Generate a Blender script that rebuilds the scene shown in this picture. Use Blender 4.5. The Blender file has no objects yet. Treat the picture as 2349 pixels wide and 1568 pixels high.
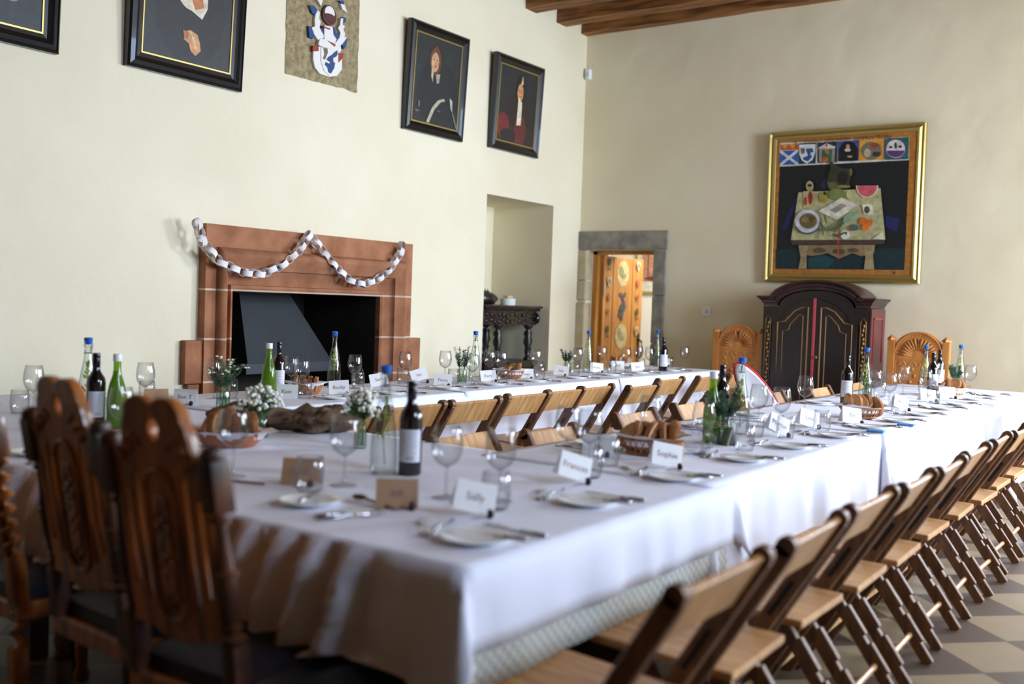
import bpy, bmesh, math, random
from mathutils import Vector, Matrix, noise
random.seed(7)
S = bpy.context.scene
C = S.collection
PI = math.pi

# ------------------------------------------------------------------ camera
YAW, PITCH, ROLL = math.radians(35.2485), math.radians(2.1818), math.radians(1.9823)
fw = Vector((-math.sin(YAW)*math.cos(PITCH), math.cos(YAW)*math.cos(PITCH), -math.sin(PITCH)))
rt = Vector((math.cos(YAW), math.sin(YAW), 0))
up = rt.cross(fw)
r2 = rt*math.cos(ROLL) + up*math.sin(ROLL)
u2 = -rt*math.sin(ROLL) + up*math.cos(ROLL)
cd = bpy.data.cameras.new('camera')
cam = bpy.data.objects.new('camera', cd); C.objects.link(cam)
m = Matrix((r2, u2, -fw)).transposed().to_4x4(); m.translation = (0, 0, 1.32)
cam.matrix_world = m
cd.sensor_width = 36; cd.lens = 36*2319/2349
cd.clip_start = .05
cd.dof.use_dof = True; cd.dof.focus_distance = 6.2; cd.dof.aperture_fstop = 1.5
S.camera = cam

# ------------------------------------------------------------------ world, exposure, daylight
w = bpy.data.worlds.new('world'); S.world = w; w.use_nodes = True
w.node_tree.nodes['Background'].inputs[0].default_value = (.62, .78, 1, 1)
w.node_tree.nodes['Background'].inputs[1].default_value = 1.2
S.view_settings.view_transform = 'Standard'; S.view_settings.look = 'None'
S.view_settings.gamma = 1; S.view_settings.use_curve_mapping = False
S.view_settings.exposure = 0.68
S.cycles.max_bounces = 10; S.cycles.diffuse_bounces = 5; S.cycles.glossy_bounces = 3
S.cycles.transmission_bounces = 6; S.cycles.transparent_max_bounces = 40
S.cycles.use_denoising = True
S.cycles.caustics_reflective = False; S.cycles.caustics_refractive = False
S.cycles.sample_clamp_indirect = 4
def window_light(name, loc, sy, sz, power, col, tilt=0):
    l = bpy.data.lights.new(name, 'AREA'); l.shape = 'RECTANGLE'; l.size = sz; l.size_y = sy
    l.energy = power; l.color = col
    o = bpy.data.objects.new(name, l); C.objects.link(o); o.location = loc
    o.rotation_euler = (0, math.radians(90 + tilt), 0)       # faces -X
    return o
# daylight in the openings of the right-hand wall
window_light('window_daylight', (3.75, 6.5, 2.35), 1.7, 2.0, 400, (.66, .79, 1.0), -14)
window_light('window_daylight', (3.75, 2.4, 3.5), 1.6, 1.6, 135, (.54, .71, 1.0), -36)
window_light('window_daylight', (3.75, 8.75, 1.65), .9, 1.2, 190, (.70, .82, 1.0), -4)
we = window_light('window_daylight', (.65, 9.62, 2.15), 1.2, 2.0, 330, (.68, .79, 1.0))
we.rotation_euler = (math.radians(-76), 0, math.radians(-14))       # the end window faces -Y and a little down
hl = bpy.data.lights.new('hall_fill_light', 'AREA'); hl.size = .8; hl.energy = 30; hl.color = (1, .96, .9)  # unseen ceiling light, added to brighten the hall
ho = bpy.data.objects.new('hall_fill_light', hl); C.objects.link(ho); ho.location = (-5.0, 10.7, 2.55)

# ------------------------------------------------------------------ materials
def lin(c):
    return tuple((v/12.92 if v <= .04045 else ((v+.055)/1.055)**2.4) for v in [x/255 for x in c]) + (1,)
MATS = {}
def mat(name, rgb, rough=.6, metal=0, rgb2=None, scale=8, detail=4, stretch=None, bump=0, bscale=None,
        spec=.5, coat=0, lo=.35, hi=.65, dist=.01):
    if name in MATS: return MATS[name]
    m = bpy.data.materials.new(name); m.use_nodes = True; N = m.node_tree.nodes; L = m.node_tree.links
    b = N['Principled BSDF']; b.inputs['Base Color'].default_value = lin(rgb)
    b.inputs['Roughness'].default_value = rough; b.inputs['Metallic'].default_value = metal
    b.inputs['Specular IOR Level'].default_value = spec
    b.inputs['Coat Weight'].default_value = coat
    if rgb2 or bump:
        tc = N.new('ShaderNodeTexCoord'); mp = N.new('ShaderNodeMapping'); L.new(tc.outputs['Object'], mp.inputs[0])
        if stretch: mp.inputs['Scale'].default_value = stretch
    if rgb2:
        n = N.new('ShaderNodeTexNoise'); n.inputs['Scale'].default_value = scale; n.inputs['Detail'].default_value = detail
        L.new(mp.outputs[0], n.inputs['Vector'])
        r = N.new('ShaderNodeValToRGB'); r.color_ramp.elements[0].position = lo; r.color_ramp.elements[1].position = hi
        r.color_ramp.elements[0].color = lin(rgb); r.color_ramp.elements[1].color = lin(rgb2)
        L.new(n.outputs[0], r.inputs[0]); L.new(r.outputs[0], b.inputs['Base Color'])
    if bump:
        n2 = N.new('ShaderNodeTexNoise'); n2.inputs['Scale'].default_value = bscale or scale; n2.inputs['Detail'].default_value = 5
        L.new(mp.outputs[0], n2.inputs['Vector'])
        bp = N.new('ShaderNodeBump'); bp.inputs['Strength'].default_value = bump; bp.inputs['Distance'].default_value = dist
        L.new(n2.outputs[0], bp.inputs['Height']); L.new(bp.outputs[0], b.inputs['Normal'])
    MATS[name] = m; return m
def glassmat(name, tint, edge, gloss=1.0, power=.35, body=None):
    """thin clear glass: see-through, darker at the rim, with a sharp reflection"""
    m = bpy.data.materials.new(name); m.use_nodes = True; N = m.node_tree.nodes; L = m.node_tree.links
    N.remove(N['Principled BSDF']); out = N['Material Output']
    lw = N.new('ShaderNodeLayerWeight'); lw.inputs[0].default_value = power
    mx = N.new('ShaderNodeMix'); mx.data_type = 'RGBA'; L.new(lw.outputs['Facing'], mx.inputs['Factor'])
    mx.inputs['A'].default_value = tint + (1,); mx.inputs['B'].default_value = edge + (1,)
    tr = N.new('ShaderNodeBsdfTransparent'); L.new(mx.outputs['Result'], tr.inputs[0])
    gl = N.new('ShaderNodeBsdfGlossy'); gl.inputs['Roughness'].default_value = .03
    pw = N.new('ShaderNodeMath'); pw.operation = 'POWER'; pw.inputs[1].default_value = 3.2; L.new(lw.outputs['Facing'], pw.inputs[0])
    mu = N.new('ShaderNodeMath'); mu.operation = 'MULTIPLY_ADD'; mu.inputs[1].default_value = gloss*.6; mu.inputs[2].default_value = gloss*.05; mu.use_clamp = True
    L.new(pw.outputs[0], mu.inputs[0])
    ms = N.new('ShaderNodeMixShader'); L.new(mu.outputs[0], ms.inputs[0]); L.new(gl.outputs[0], ms.inputs[2])
    if body:
        df = N.new('ShaderNodeBsdfTranslucent'); df.inputs[0].default_value = body + (1,)
        d2 = N.new('ShaderNodeBsdfDiffuse'); d2.inputs[0].default_value = body + (1,)
        m0 = N.new('ShaderNodeMixShader'); L.new(df.outputs[0], m0.inputs[1]); L.new(d2.outputs[0], m0.inputs[2])
        m1 = N.new('ShaderNodeMixShader'); m1.inputs[0].default_value = .3
        L.new(tr.outputs[0], m1.inputs[1]); L.new(m0.outputs[0], m1.inputs[2]); L.new(m1.outputs[0], ms.inputs[1])
    else: L.new(tr.outputs[0], ms.inputs[1])
    L.new(ms.outputs[0], out.inputs[0])
    MATS[name] = m; return m
GL = glassmat('clear_glass', (.985, .988, .99), (.40, .42, .46), 1.9)
GLB = glassmat('bottle_glass', (.94, .965, .955), (.36, .46, .46), 1.3)
GRN = glassmat('green_glass', (.50, .68, .18), (.18, .34, .04), 1.0, .4, (.40, .62, .06))
JARG = glassmat('jar_glass', (.86, .92, .88), (.40, .50, .42), 1.0)

PL = mat('plaster', (235, 226, 198), .9, bump=.5, bscale=2.2, dist=.035, rgb2=(228, 217, 187), scale=1.1)
CL = mat('linen_cloth', (232, 234, 246), .85, bump=.35, bscale=7, dist=.012)
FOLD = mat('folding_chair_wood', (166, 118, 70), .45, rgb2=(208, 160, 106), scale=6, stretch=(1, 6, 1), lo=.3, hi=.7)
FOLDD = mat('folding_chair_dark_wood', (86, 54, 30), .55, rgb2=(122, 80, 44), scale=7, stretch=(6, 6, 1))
SLOTM = mat('slot_shadow', (22, 14, 10), .8)
CARV = mat('carved_oak', (92, 52, 24), .32, rgb2=(176, 104, 46), scale=7, stretch=(3, 3, .6), coat=.3)
CARVD = mat('dark_oak', (44, 24, 14), .42, rgb2=(86, 46, 24), scale=9)
NAVY = mat('navy_upholstery', (16, 18, 28), .5, bump=.2, bscale=6, dist=.01)
BEAM = mat('beam_wood', (92, 52, 20), .7, rgb2=(158, 104, 50), scale=5, stretch=(.5, 5, 5), bump=.4, bscale=9)
SAND = mat('grey_stone', (128, 122, 116), .9, rgb2=(160, 154, 140), scale=9, bump=.5, bscale=25)
STL = mat('buff_stone', (176, 160, 128), .9, rgb2=(196, 184, 158), scale=7, bump=.5, bscale=25)
IRON = mat('dark_iron', (17, 22, 24), .65, rgb2=(24, 30, 33), scale=5)
BRICK = mat('soot_wall', (46, 38, 32), .95, rgb2=(30, 26, 24), scale=4)
SILV = mat('cutlery_steel', (190, 190, 195), .18, 1)
CHINA = mat('white_china', (240, 240, 236), .2)
PAPER = mat('white_card', (245, 244, 242), .8)
KRAFT = mat('kraft_card', (188, 152, 118), .85)
INK = mat('pencil_ink', (150, 126, 122), .8)
GOLD = mat('gilt_frame', (188, 166, 100), .36, .75)
BLACKF = mat('black_frame', (14, 14, 14), .35, coat=.3)
BLUE = mat('blue_stopper', (20, 98, 190), .4)
WINE = mat('dark_wine_glass', (10, 6, 14), .06, spec=.8)
LABEL = mat('bottle_label', (214, 214, 222), .7)
WCAP = mat('white_cap', (238, 238, 236), .5)
WIRE = mat('steel_wire', (150, 152, 158), .25, 1)
LEAF = mat('green_leaves', (52, 84, 40), .6, rgb2=(96, 130, 70), scale=30)
ROSM = mat('rosemary_leaves', (44, 78, 58), .6, rgb2=(96, 128, 98), scale=30)
PETAL = mat('white_petals', (244, 242, 228), .8)
LAVF = mat('lavender_heads', (74, 62, 106), .8)
BREAD = mat('bread_crust', (132, 78, 40), .85, rgb2=(172, 112, 62), scale=30, bump=.4)
CRUMB = mat('bread_crumb', (214, 178, 132), .9, rgb2=(190, 148, 104), scale=60, bump=.3)
WICK = mat('wicker', (172, 112, 66), .6, rgb2=(136, 84, 46), scale=60, bump=.3)
TERRA = mat('terracotta', (170, 104, 74), .7)
DRIFT = mat('driftwood', (72, 50, 34), .8, rgb2=(140, 112, 86), scale=12, stretch=(1, 1, 3), bump=.9, bscale=20)
CONE = mat('pine_cone', (46, 26, 24), .8)
NAP = mat('paper_napkin', (238, 238, 242), .9)

# sandstone fireplace with pale mortar joints
def sandstone():
    m = mat('red_sandstone', (140, 88, 58), .9, rgb2=(168, 114, 80), scale=5, bump=.4, bscale=30)
    N = m.node_tree.nodes; L = m.node_tree.links; b = N['Principled BSDF']
    g = N.new('ShaderNodeNewGeometry'); sx = N.new('ShaderNodeSeparateXYZ'); L.new(g.outputs['Position'], sx.inputs[0])
    last = None
    for zz in (1.345, 1.0, .70):
        s = N.new('ShaderNodeMath'); s.operation = 'COMPARE'; s.inputs[1].default_value = zz; s.inputs[2].default_value = .007
        L.new(sx.outputs['Z'], s.inputs[0])
        if last is None: last = s
        else:
            a = N.new('ShaderNodeMath'); a.operation = 'MAXIMUM'; L.new(last.outputs[0], a.inputs[0]); L.new(s.outputs[0], a.inputs[1]); last = a
    # the top joint only shows on the uprights
    src = b.inputs['Base Color'].links[0].from_socket
    mx = N.new('ShaderNodeMix'); mx.data_type = 'RGBA'; L.new(last.outputs[0], mx.inputs['Factor'])
    L.new(src, mx.inputs['A']); mx.inputs['B'].default_value = lin((208, 182, 160)); L.new(mx.outputs['Result'], b.inputs['Base Color'])
    return m
RED = sandstone()
REDP = mat('plain_red_sandstone', (136, 84, 56), .9, rgb2=(166, 112, 78), scale=4, bump=.4, bscale=30)

# stone floor, diamond chequer
def floormat():
    m = bpy.data.materials.new('stone_floor'); m.use_nodes = True; N = m.node_tree.nodes; L = m.node_tree.links
    b = N['Principled BSDF']; b.inputs['Roughness'].default_value = .42
    g = N.new('ShaderNodeNewGeometry'); sx = N.new('ShaderNodeSeparateXYZ'); L.new(g.outputs['Position'], sx.inputs[0])
    def M(op, a, bb=None, c=None):
        n = N.new('ShaderNodeMath'); n.operation = op
        for i, v in enumerate((a, bb, c)):
            if v is None: continue
            if isinstance(v, (int, float)): n.inputs[i].default_value = v
            else: L.new(v, n.inputs[i])
        return n.outputs[0]
    u = M('DIVIDE', M('SUBTRACT', M('ADD', sx.outputs['X'], sx.outputs['Y']), 3.885), .47)
    v = M('DIVIDE', M('SUBTRACT', M('SUBTRACT', sx.outputs['Y'], sx.outputs['X']), 5.245), .47)
    par = M('MODULO', M('ADD', M('ADD', M('FLOOR', u), M('FLOOR', v)), 200), 2)
    fu = M('ABSOLUTE', M('SUBTRACT', M('FRACT', u), .5)); fv = M('ABSOLUTE', M('SUBTRACT', M('FRACT', v), .5))
    joint = M('GREATER_THAN', M('MAXIMUM', fu, fv), .488)
    n = N.new('ShaderNodeTexNoise'); n.inputs['Scale'].default_value = 3; n.inputs['Detail'].default_value = 6
    L.new(g.outputs['Position'], n.inputs['Vector'])
    def mixc(f, a, bb):
        x = N.new('ShaderNodeMix'); x.data_type = 'RGBA'
        if isinstance(f, float): x.inputs['Factor'].default_value = f
        else: L.new(f, x.inputs['Factor'])
        for k, q in (('A', a), ('B', bb)):
            if isinstance(q, tuple): x.inputs[k].default_value = q
            else: L.new(q, x.inputs[k])
        return x.outputs['Result']
    light = mixc(n.outputs[0], lin((158, 140, 110)), lin((126, 108, 84)))
    dark = mixc(n.outputs[0], lin((98, 80, 64)), lin((76, 62, 50)))
    c = mixc(par, light, dark); c = mixc(joint, c, lin((84, 72, 60))); L.new(c, b.inputs['Base Color'])
    return m
FLOOR = floormat()

# ------------------------------------------------------------------ helpers
def obj(name, bm, m=None, parent=None, loc=None, smooth=False):
    me = bpy.data.meshes.new(name)
    bmesh.ops.recalc_face_normals(bm, faces=bm.faces)
    if smooth:
        for f in bm.faces: f.smooth = True
    bm.to_mesh(me); bm.free()
    if smooth == 'auto': me.set_sharp_from_angle(angle=math.radians(38))
    o = bpy.data.objects.new(name, me); C.objects.link(o)
    if m is not None:
        for k in (m if isinstance(m, (list, tuple)) else [m]): me.materials.append(k)
    if parent: o.parent = parent
    if loc: o.location = loc
    return o
def tag(o, label, cat, group=None, kind=None):
    o['label'] = label; o['category'] = cat
    if group: o['group'] = group
    if kind: o['kind'] = kind
    return o
def thing(name, label, cat, loc=(0, 0, 0), rz=0, group=None):
    o = bpy.data.objects.new(name, None); C.objects.link(o); o.empty_display_size = .05
    o.location = loc; o.rotation_euler = (0, 0, rz)
    return tag(o, label, cat, group)
def struct(o): o['kind'] = 'structure'; return o
def dup(root, loc, rz=None, label=None, group=None, scale=None):
    r = root.copy(); C.objects.link(r); r.location = loc
    if rz is not None: r.rotation_euler = (0, 0, rz)
    if scale: r.scale = (scale,)*3
    if label: r['label'] = label
    if group: r['group'] = group
    for ch in list(root.children):
        c = ch.copy(); C.objects.link(c); c.parent = r
        for g in list(ch.children):
            d = g.copy(); C.objects.link(d); d.parent = c
    return r
class Maker:
    """hands out the first one as it was built, afterwards copies"""
    def __init__(s, root): s.root = root; s.used = False
    def put(s, loc, rz=0, label=None, group=None, scale=None):
        if s.used: return dup(s.root, loc, rz, label, group, scale)
        s.used = True; r = s.root; r.location = loc; r.rotation_euler = (0, 0, rz)
        if scale: r.scale = (scale,)*3
        if label: r['label'] = label
        if group: r['group'] = group
        return r
def box(bm, x0, x1, y0, y1, z0, z1, mi=0, M=None):
    v = [bm.verts.new((x, y, z)) for x in (x0, x1) for y in (y0, y1) for z in (z0, z1)]
    if M:
        for q in v: q.co = M @ q.co
    fs = []
    for f in ((0, 1, 3, 2), (4, 6, 7, 5), (0, 4, 5, 1), (2, 3, 7, 6), (0, 2, 6, 4), (1, 5, 7, 3)):
        ff = bm.faces.new([v[i] for i in f]); ff.material_index = mi; fs.append(ff)
    return v, fs
def bev(bm, r=.004, seg=2):
    bmesh.ops.bevel(bm, geom=list(bm.edges), offset=r, segments=seg, profile=.6, affect='EDGES', clamp_overlap=True)
def bx(name, dims, m, parent=None, bevel=.0, kind=None):
    bm = bmesh.new(); box(bm, *dims)
    if bevel: bev(bm, bevel)
    o = obj(name, bm, m, parent)
    if kind: struct(o)
    return o
def beam(bm, a, b, wdt, dep, side=(0, 1, 0), mi=0):
    """bar from a to b: wdt along side, dep across"""
    a = Vector(a); b = Vector(b); d = (b-a).normalized(); s = Vector(side); s = (s - d*s.dot(d)).normalized(); n = d.cross(s)
    v = []
    for p in (a, b):
        for i, j in ((-1, -1), (1, -1), (1, 1), (-1, 1)): v.append(bm.verts.new(p + s*wdt/2*i + n*dep/2*j))
    for f in ((3, 2, 1, 0), (4, 5, 6, 7), (0, 1, 5, 4), (1, 2, 6, 5), (2, 3, 7, 6), (3, 0, 4, 7)):
        bm.faces.new([v[i] for i in f]).material_index = mi
    return v
def lathe(bm, prof, seg=24, c=(0, 0), mi=0, M=None):
    rings = []
    for r, z in prof:
        if r < 1e-5: rings.append([bm.verts.new((c[0], c[1], z))])
        else: rings.append([bm.verts.new((c[0] + r*math.cos(2*PI*i/seg), c[1] + r*math.sin(2*PI*i/seg), z)) for i in range(seg)])
    for a, b in zip(rings, rings[1:]):
        for i in range(seg):
            j = (i+1) % seg
            if len(a) == 1 and len(b) == 1: continue
            if len(a) == 1: f = (a[0], b[i], b[j])
            elif len(b) == 1: f = (a[i], a[j], b[0])
            else: f = (a[i], a[j], b[j], b[i])
            bm.faces.new(f).material_index = mi
    if M:
        for rg in rings:
            for v in rg: v.co = M @ v.co
    return rings
def tube(bm, pts, r, seg=8, mi=0, cap=True):
    pts = [Vector(p) for p in pts]; rings = []
    for i, p in enumerate(pts):
        d = (pts[min(i+1, len(pts)-1)] - pts[max(i-1, 0)]).normalized()
        s = d.cross(Vector((0, 0, 1)))
        if s.length < .05: s = d.cross(Vector((0, 1, 0)))
        s.normalize(); n = s.cross(d)
        rr = r[i] if isinstance(r, (list, tuple)) else r
        rings.append([bm.verts.new(p + (s*math.cos(2*PI*k/seg) + n*math.sin(2*PI*k/seg))*rr) for k in range(seg)])
    for a, b in zip(rings, rings[1:]):
        for k in range(seg): bm.faces.new((a[k], a[(k+1) % seg], b[(k+1) % seg], b[k])).material_index = mi
    if cap:
        for rg in (rings[0], rings[-1]): bm.faces.new(rg).material_index = mi
def blob(bm, c, r, sub=2, amp=.0, mi=0, fr=8, seed=0):
    if not isinstance(r, (tuple, list)): r = (r, r, r)
    g = bmesh.ops.create_icosphere(bm, subdivisions=sub, radius=1)
    for v in g['verts']:
        k = 1 + amp*noise.noise(v.co*fr*.3 + Vector((seed, seed*2, 0)))
        v.co = Vector((v.co.x*r[0]*k + c[0], v.co.y*r[1]*k + c[1], v.co.z*r[2]*k + c[2]))
    for f in {f for v in g['verts'] for f in v.link_faces}: f.material_index = mi
def curve_bm(splines, ext, bevel=0):
    """flat closed outlines (first = outside, others = holes) filled and extruded; in the XY plane"""
    cu = bpy.data.curves.new('c', 'CURVE'); cu.dimensions = '2D'; cu.fill_mode = 'BOTH'; cu.extrude = ext; cu.bevel_depth = bevel; cu.bevel_resolution = 1
    for s in splines:
        sp = cu.splines.new('POLY'); sp.points.add(len(s)-1)
        for p, q in zip(sp.points, s): p.co = (q[0], q[1], 0, 1)
        sp.use_cyclic_u = True
    return _cv(cu)
def _cv(cu):
    o = bpy.data.objects.new('c', cu); C.objects.link(o)
    dg = bpy.context.evaluated_depsgraph_get(); me = bpy.data.meshes.new_from_object(o.evaluated_get(dg))
    bm = bmesh.new(); bm.from_mesh(me); bpy.data.objects.remove(o); bpy.data.meshes.remove(me); bpy.data.curves.remove(cu)
    return bm
def text_bm(s, size, ext=.0):
    cu = bpy.data.curves.new('t', 'FONT'); cu.body = s; cu.size = size; cu.align_x = 'CENTER'; cu.align_y = 'CENTER'; cu.extrude = ext; cu.resolution_u = 2
    return _cv(cu)
def merge(bm, other, M, mi=0):
    """append bmesh other, transformed by M"""
    vm = {v: bm.verts.new(M @ v.co) for v in other.verts}
    for f in other.faces:
        try: bm.faces.new([vm[v] for v in f.verts]).material_index = mi
        except ValueError: pass
    other.free()
def frame_matrix(o, ex, ey):
    ex = Vector(ex).normalized(); ey = Vector(ey).normalized(); ez = ex.cross(ey)
    M = Matrix((ex, ey, ez)).transposed().to_4x4(); M.translation = Vector(o); return M
def ell(cx, cy, rx, ry, n=24, a0=0, a1=2*PI, rot=0):
    full = abs(a1-a0-2*PI) < 1e-6
    out = []
    for i in range(n if full else n+1):
        t = a0 + (a1-a0)*i/n; x = rx*math.cos(t); y = ry*math.sin(t)
        out.append((cx + x*math.cos(rot) - y*math.sin(rot), cy + x*math.sin(rot) + y*math.cos(rot)))
    return out
def rct(x0, x1, y0, y1): return [(x0, y0), (x1, y0), (x1, y1), (x0, y1)]
def painting(name, parent, M, shapes, step=.0006):
    """painted shapes laid over one another on a canvas: (outline, rgb) in canvas coordinates"""
    bm = bmesh.new(); ms = []; idx = {}
    for k, (pts, rgb) in enumerate(shapes):
        if rgb not in idx:
            idx[rgb] = len(ms)
            c2 = tuple(max(0, min(255, int(v*.72))) for v in rgb)
            ms.append(mat('paint_%d_%d_%d' % rgb, rgb, .55, rgb2=c2, scale=22, lo=.3, hi=.8))
        if isinstance(pts, str): continue
        v = [bm.verts.new((x, y, k*step)) for x, y in pts]
        f = bm.faces.new(v); f.material_index = idx[rgb]
        if f.normal.z < 0: f.normal_flip()
    bmesh.ops.triangulate(bm, faces=[f for f in bm.faces if len(f.verts) > 4])
    for v in bm.verts: v.co = M @ v.co
    return obj(name, bm, ms, parent)
def moulded_frame(bm, wd, ht, prof, M):
    """mitred frame, prof = [(inset from outer edge, height)...]"""
    rings = []
    for t, h in prof:
        rings.append([bm.verts.new(M @ Vector(p)) for p in ((t, t, h), (wd-t, t, h), (wd-t, ht-t, h), (t, ht-t, h))])
    for a, b in zip(rings, rings[1:]):
        for k in range(4): bm.faces.new((a[k], a[(k+1) % 4], b[(k+1) % 4], b[k]))
ORD = ['first', 'second', 'third', 'fourth', 'fifth', 'sixth', 'seventh', 'eighth', 'ninth', 'tenth', 'eleventh', 'twelfth', 'thirteenth', 'fourteenth']

# ------------------------------------------------------------------ room shell
XW, YE, ZC = -5.85, 9.5, 4.62
XR = 2.6
struct(bx('floor', (-7.1, 4.0, -2.8, 12.2, -.1, 0), FLOOR))
def rects_wall(name, cells, m):
    bm = bmesh.new()
    for c in cells: box(bm, *c)
    return struct(obj(name, bm, m))
rects_wall('wall_left', [
    (-7.0, XW, -2.5, 4.74, 0, ZC), (-7.0, XW, 4.74, 6.28, 1.34, ZC), (-7.0, XW, 6.28, 7.78, 0, ZC),
    (-7.0, XW, 7.78, 8.95, 2.36, ZC), (-7.0, XW, 8.95, YE, 0, ZC), (-7.0, -6.63, 7.78, 8.95, 0, 2.36),
    (-7.0, -6.75, 4.74, 6.28, 0, 1.34)], PL)
rects_wall('wall_end', [
    (XW, -5.75, YE, YE+.5, 0, ZC), (-5.75, -4.92, YE, YE+.5, 1.93, ZC), (-4.92, 0, YE, YE+.5, 0, ZC),
    (0, 1.3, YE, YE+.5, 0, 1.0), (0, 1.3, YE, YE+.5, 3.2, ZC), (1.3, XR+.4, YE, YE+.5, 0, ZC)], PL)
rects_wall('wall_right', [
    (XR, XR+1.2, -2.5, 1.7, 0, ZC), (XR, XR+1.2, 3.2, 5.6, 0, ZC), (XR, XR+1.2, 7.4, 8.3, 0, ZC), (XR, XR+1.2, 9.2, YE, 0, ZC),
    (XR, XR+1.2, 8.3, 9.2, 0, 1.0), (XR, XR+1.2, 8.3, 9.2, 2.3, ZC),
    (XR, XR+1.2, 1.7, 3.2, 0, 2.2), (XR, XR+1.2, 1.7, 3.2, 4.2, ZC),
    (XR, XR+1.2, 5.6, 7.4, 0, 1.2), (XR, XR+1.2, 5.6, 7.4, 3.3, ZC)], PL)
rects_wall('wall_back', [(-7.0, XR+.4, -2.9, -2.5, 0, ZC)], mat('brown_bounce_panelling', (84, 54, 32), .6, rgb2=(104, 70, 42), scale=3, stretch=(4, 4, .6)))  # unseen back wall, its brown wood invented to bounce warm light
rects_wall('ceiling', [(-7.0, XR+.4, -2.9, YE+.5, ZC, ZC+.15)], BEAM)
WFR = mat('window_frame_paint', (225, 222, 212), .5)
for i, (y0, y1, z0, z1) in enumerate(((1.7, 3.2, 2.2, 4.2), (5.6, 7.4, 1.2, 3.3), (8.3, 9.2, 1.0, 2.3))):
    bm = bmesh.new(); x0, x1 = XR+1.0, XR+1.05
    for a in (y0, (y0+y1)/2-.025, y1-.05): box(bm, x0, x1, a, a+.05, z0, z1)
    for a in (z0, (z0+z1)/2-.025, z1-.05): box(bm, x0, x1, y0, y1, a, a+.05)
    struct(obj('window_%d' % (i+1), bm, WFR))
bm = bmesh.new()
for a in (0, .62, 1.25): box(bm, a, a+.05, YE+.05, YE+.1, 1.0, 3.2)
for a in (1.0, 2.05, 3.15): box(bm, 0, 1.3, YE+.05, YE+.1, a, a+.05)
struct(obj('window_4', bm, WFR))
# hall beyond the doorway
HALLW = mat('hall_plaster', (238, 236, 230), .9)
rects_wall('wall_hall', [(-7.0, -3.0, 11.6, 11.8, 0, 2.8), (-7.0, -6.9, YE+.5, 11.6, 0, 2.8), (-3.1, -3.0, YE+.5, 11.6, 0, 2.8), (-7.0, -3.0, YE+.5, 11.8, 2.8, 2.95)], HALLW)

# ceiling beams
for i, (y0, y1, z0) in enumerate(((9.37, 9.5, 4.25), (8.88, 9.07, 4.25), (8.31, 8.5, 4.25), (7.7, 7.9, 4.25), (7.1, 7.3, 4.25))):
    bm = bmesh.new(); n = 30
    v, _ = box(bm, XW, XR, y0, y1, z0, ZC)
    bmesh.ops.subdivide_edges(bm, edges=[e for e in bm.edges if abs(e.verts[0].co.x-e.verts[1].co.x) > 1], cuts=n, use_grid_fill=True)
    for q in bm.verts:
        if q.co.z < ZC-.01 and XW+.01 < q.co.x: q.co.z += .012*noise.noise(Vector((q.co.x*1.7, y0*3, 0))); q.co.y += .01*noise.noise(Vector((q.co.x*2, y0, 5)))
    o = obj('ceiling_beam', bm, BEAM)
    tag(o, ('rough brown ceiling beam running tight against the end wall', 'rough brown ceiling beam, second from the end wall',
            'rough brown ceiling beam, third from the end wall', 'brown ceiling beam, fourth from the end wall', 'brown ceiling beam, fifth from the end wall')[i], 'ceiling beam', 'ceiling beams')

# doorway stone surround
def stones(bm, x0, x1, cuts, y0, y1, jag=.0):
    for a, b in zip(cuts, cuts[1:]):
        j = random.uniform(-jag, jag); q = bmesh.new(); box(q, x0, x1+j, y0, y1, a+.003, b-.003); bev(q, .012, 2); merge(bm, q, Matrix())
t = thing('door_surround', 'grey stone surround around the open doorway in the end wall', 'stone surround', (0, YE, 0))
bm = bmesh.new(); stones(bm, -5.87, -4.77, (1.93, 2.135), -.03, .3); obj('lintel', bm, SAND, t)
bm = bmesh.new(); stones(bm, -5.85, -5.745, (1.38, 1.6, 1.93), -.03, .12)
stones(bm, -5.86, -5.745, (0, .45, .85, 1.36), -.035, .12); obj('jamb', bm, STL, t)
bm = bmesh.new(); stones(bm, -4.925, -4.78, (0, .5, .95, 1.45, 1.925), -.03, .3, .012); obj('jamb', bm, SAND, t)
# wooden door frame, painted door
OAKP = mat('oak_boards', (178, 116, 44), .5, rgb2=(205, 144, 66), scale=5, stretch=(4, 4, .5))
bm = bmesh.new(); box(bm, -5.745, -5.69, YE+.13, YE+.2, 0, 1.92); box(bm, -5.745, -4.925, YE+.13, YE+.2, 1.89, 1.925)
struct(obj('trim_1', bm, OAKP))
door = thing('painted_door', 'open oak door with painted medallions, thistles and small shields', 'door', (-5.70, YE+.21, 0), math.radians(87))
bx('door_leaf', (0, .83, -.05, 0, .02, 1.88), OAKP, door, .003)
bm = bmesh.new()
for a in (.19, .60): box(bm, a, a+.008, -.0515, -.0485, .02, 1.88)
obj('board_joint', bm, SLOTM, door)
DM = frame_matrix((0, -.0515, 0), (1, 0, 0), (0, 0, 1))
def medallion(z, rgb):
    return [(ell(.40, z, .128, .15), (206, 184, 126)), (ell(.40, z, .115, .136), (222, 204, 150)), (ell(.36, z+.02, .05, .075, rot=.5), rgb), (ell(.42, z-.03, .05, .03), rgb)]
sh = medallion(1.70, (160, 158, 96)) + medallion(.99, (176, 164, 120))
for k, (x, z) in enumerate(((.36, 1.46), (.44, 1.46), (.40, 1.42), (.43, 1.37), (.38, 1.33), (.36, 1.28), (.42, 1.29), (.40, 1.24), (.39, 1.20), (.44, 1.33), (.35, 1.24))):
    sh.append((ell(x, z, .035, .028, 8, rot=k), ((92, 84, 118), (84, 98, 66), (78, 70, 108))[k % 3]))
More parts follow.
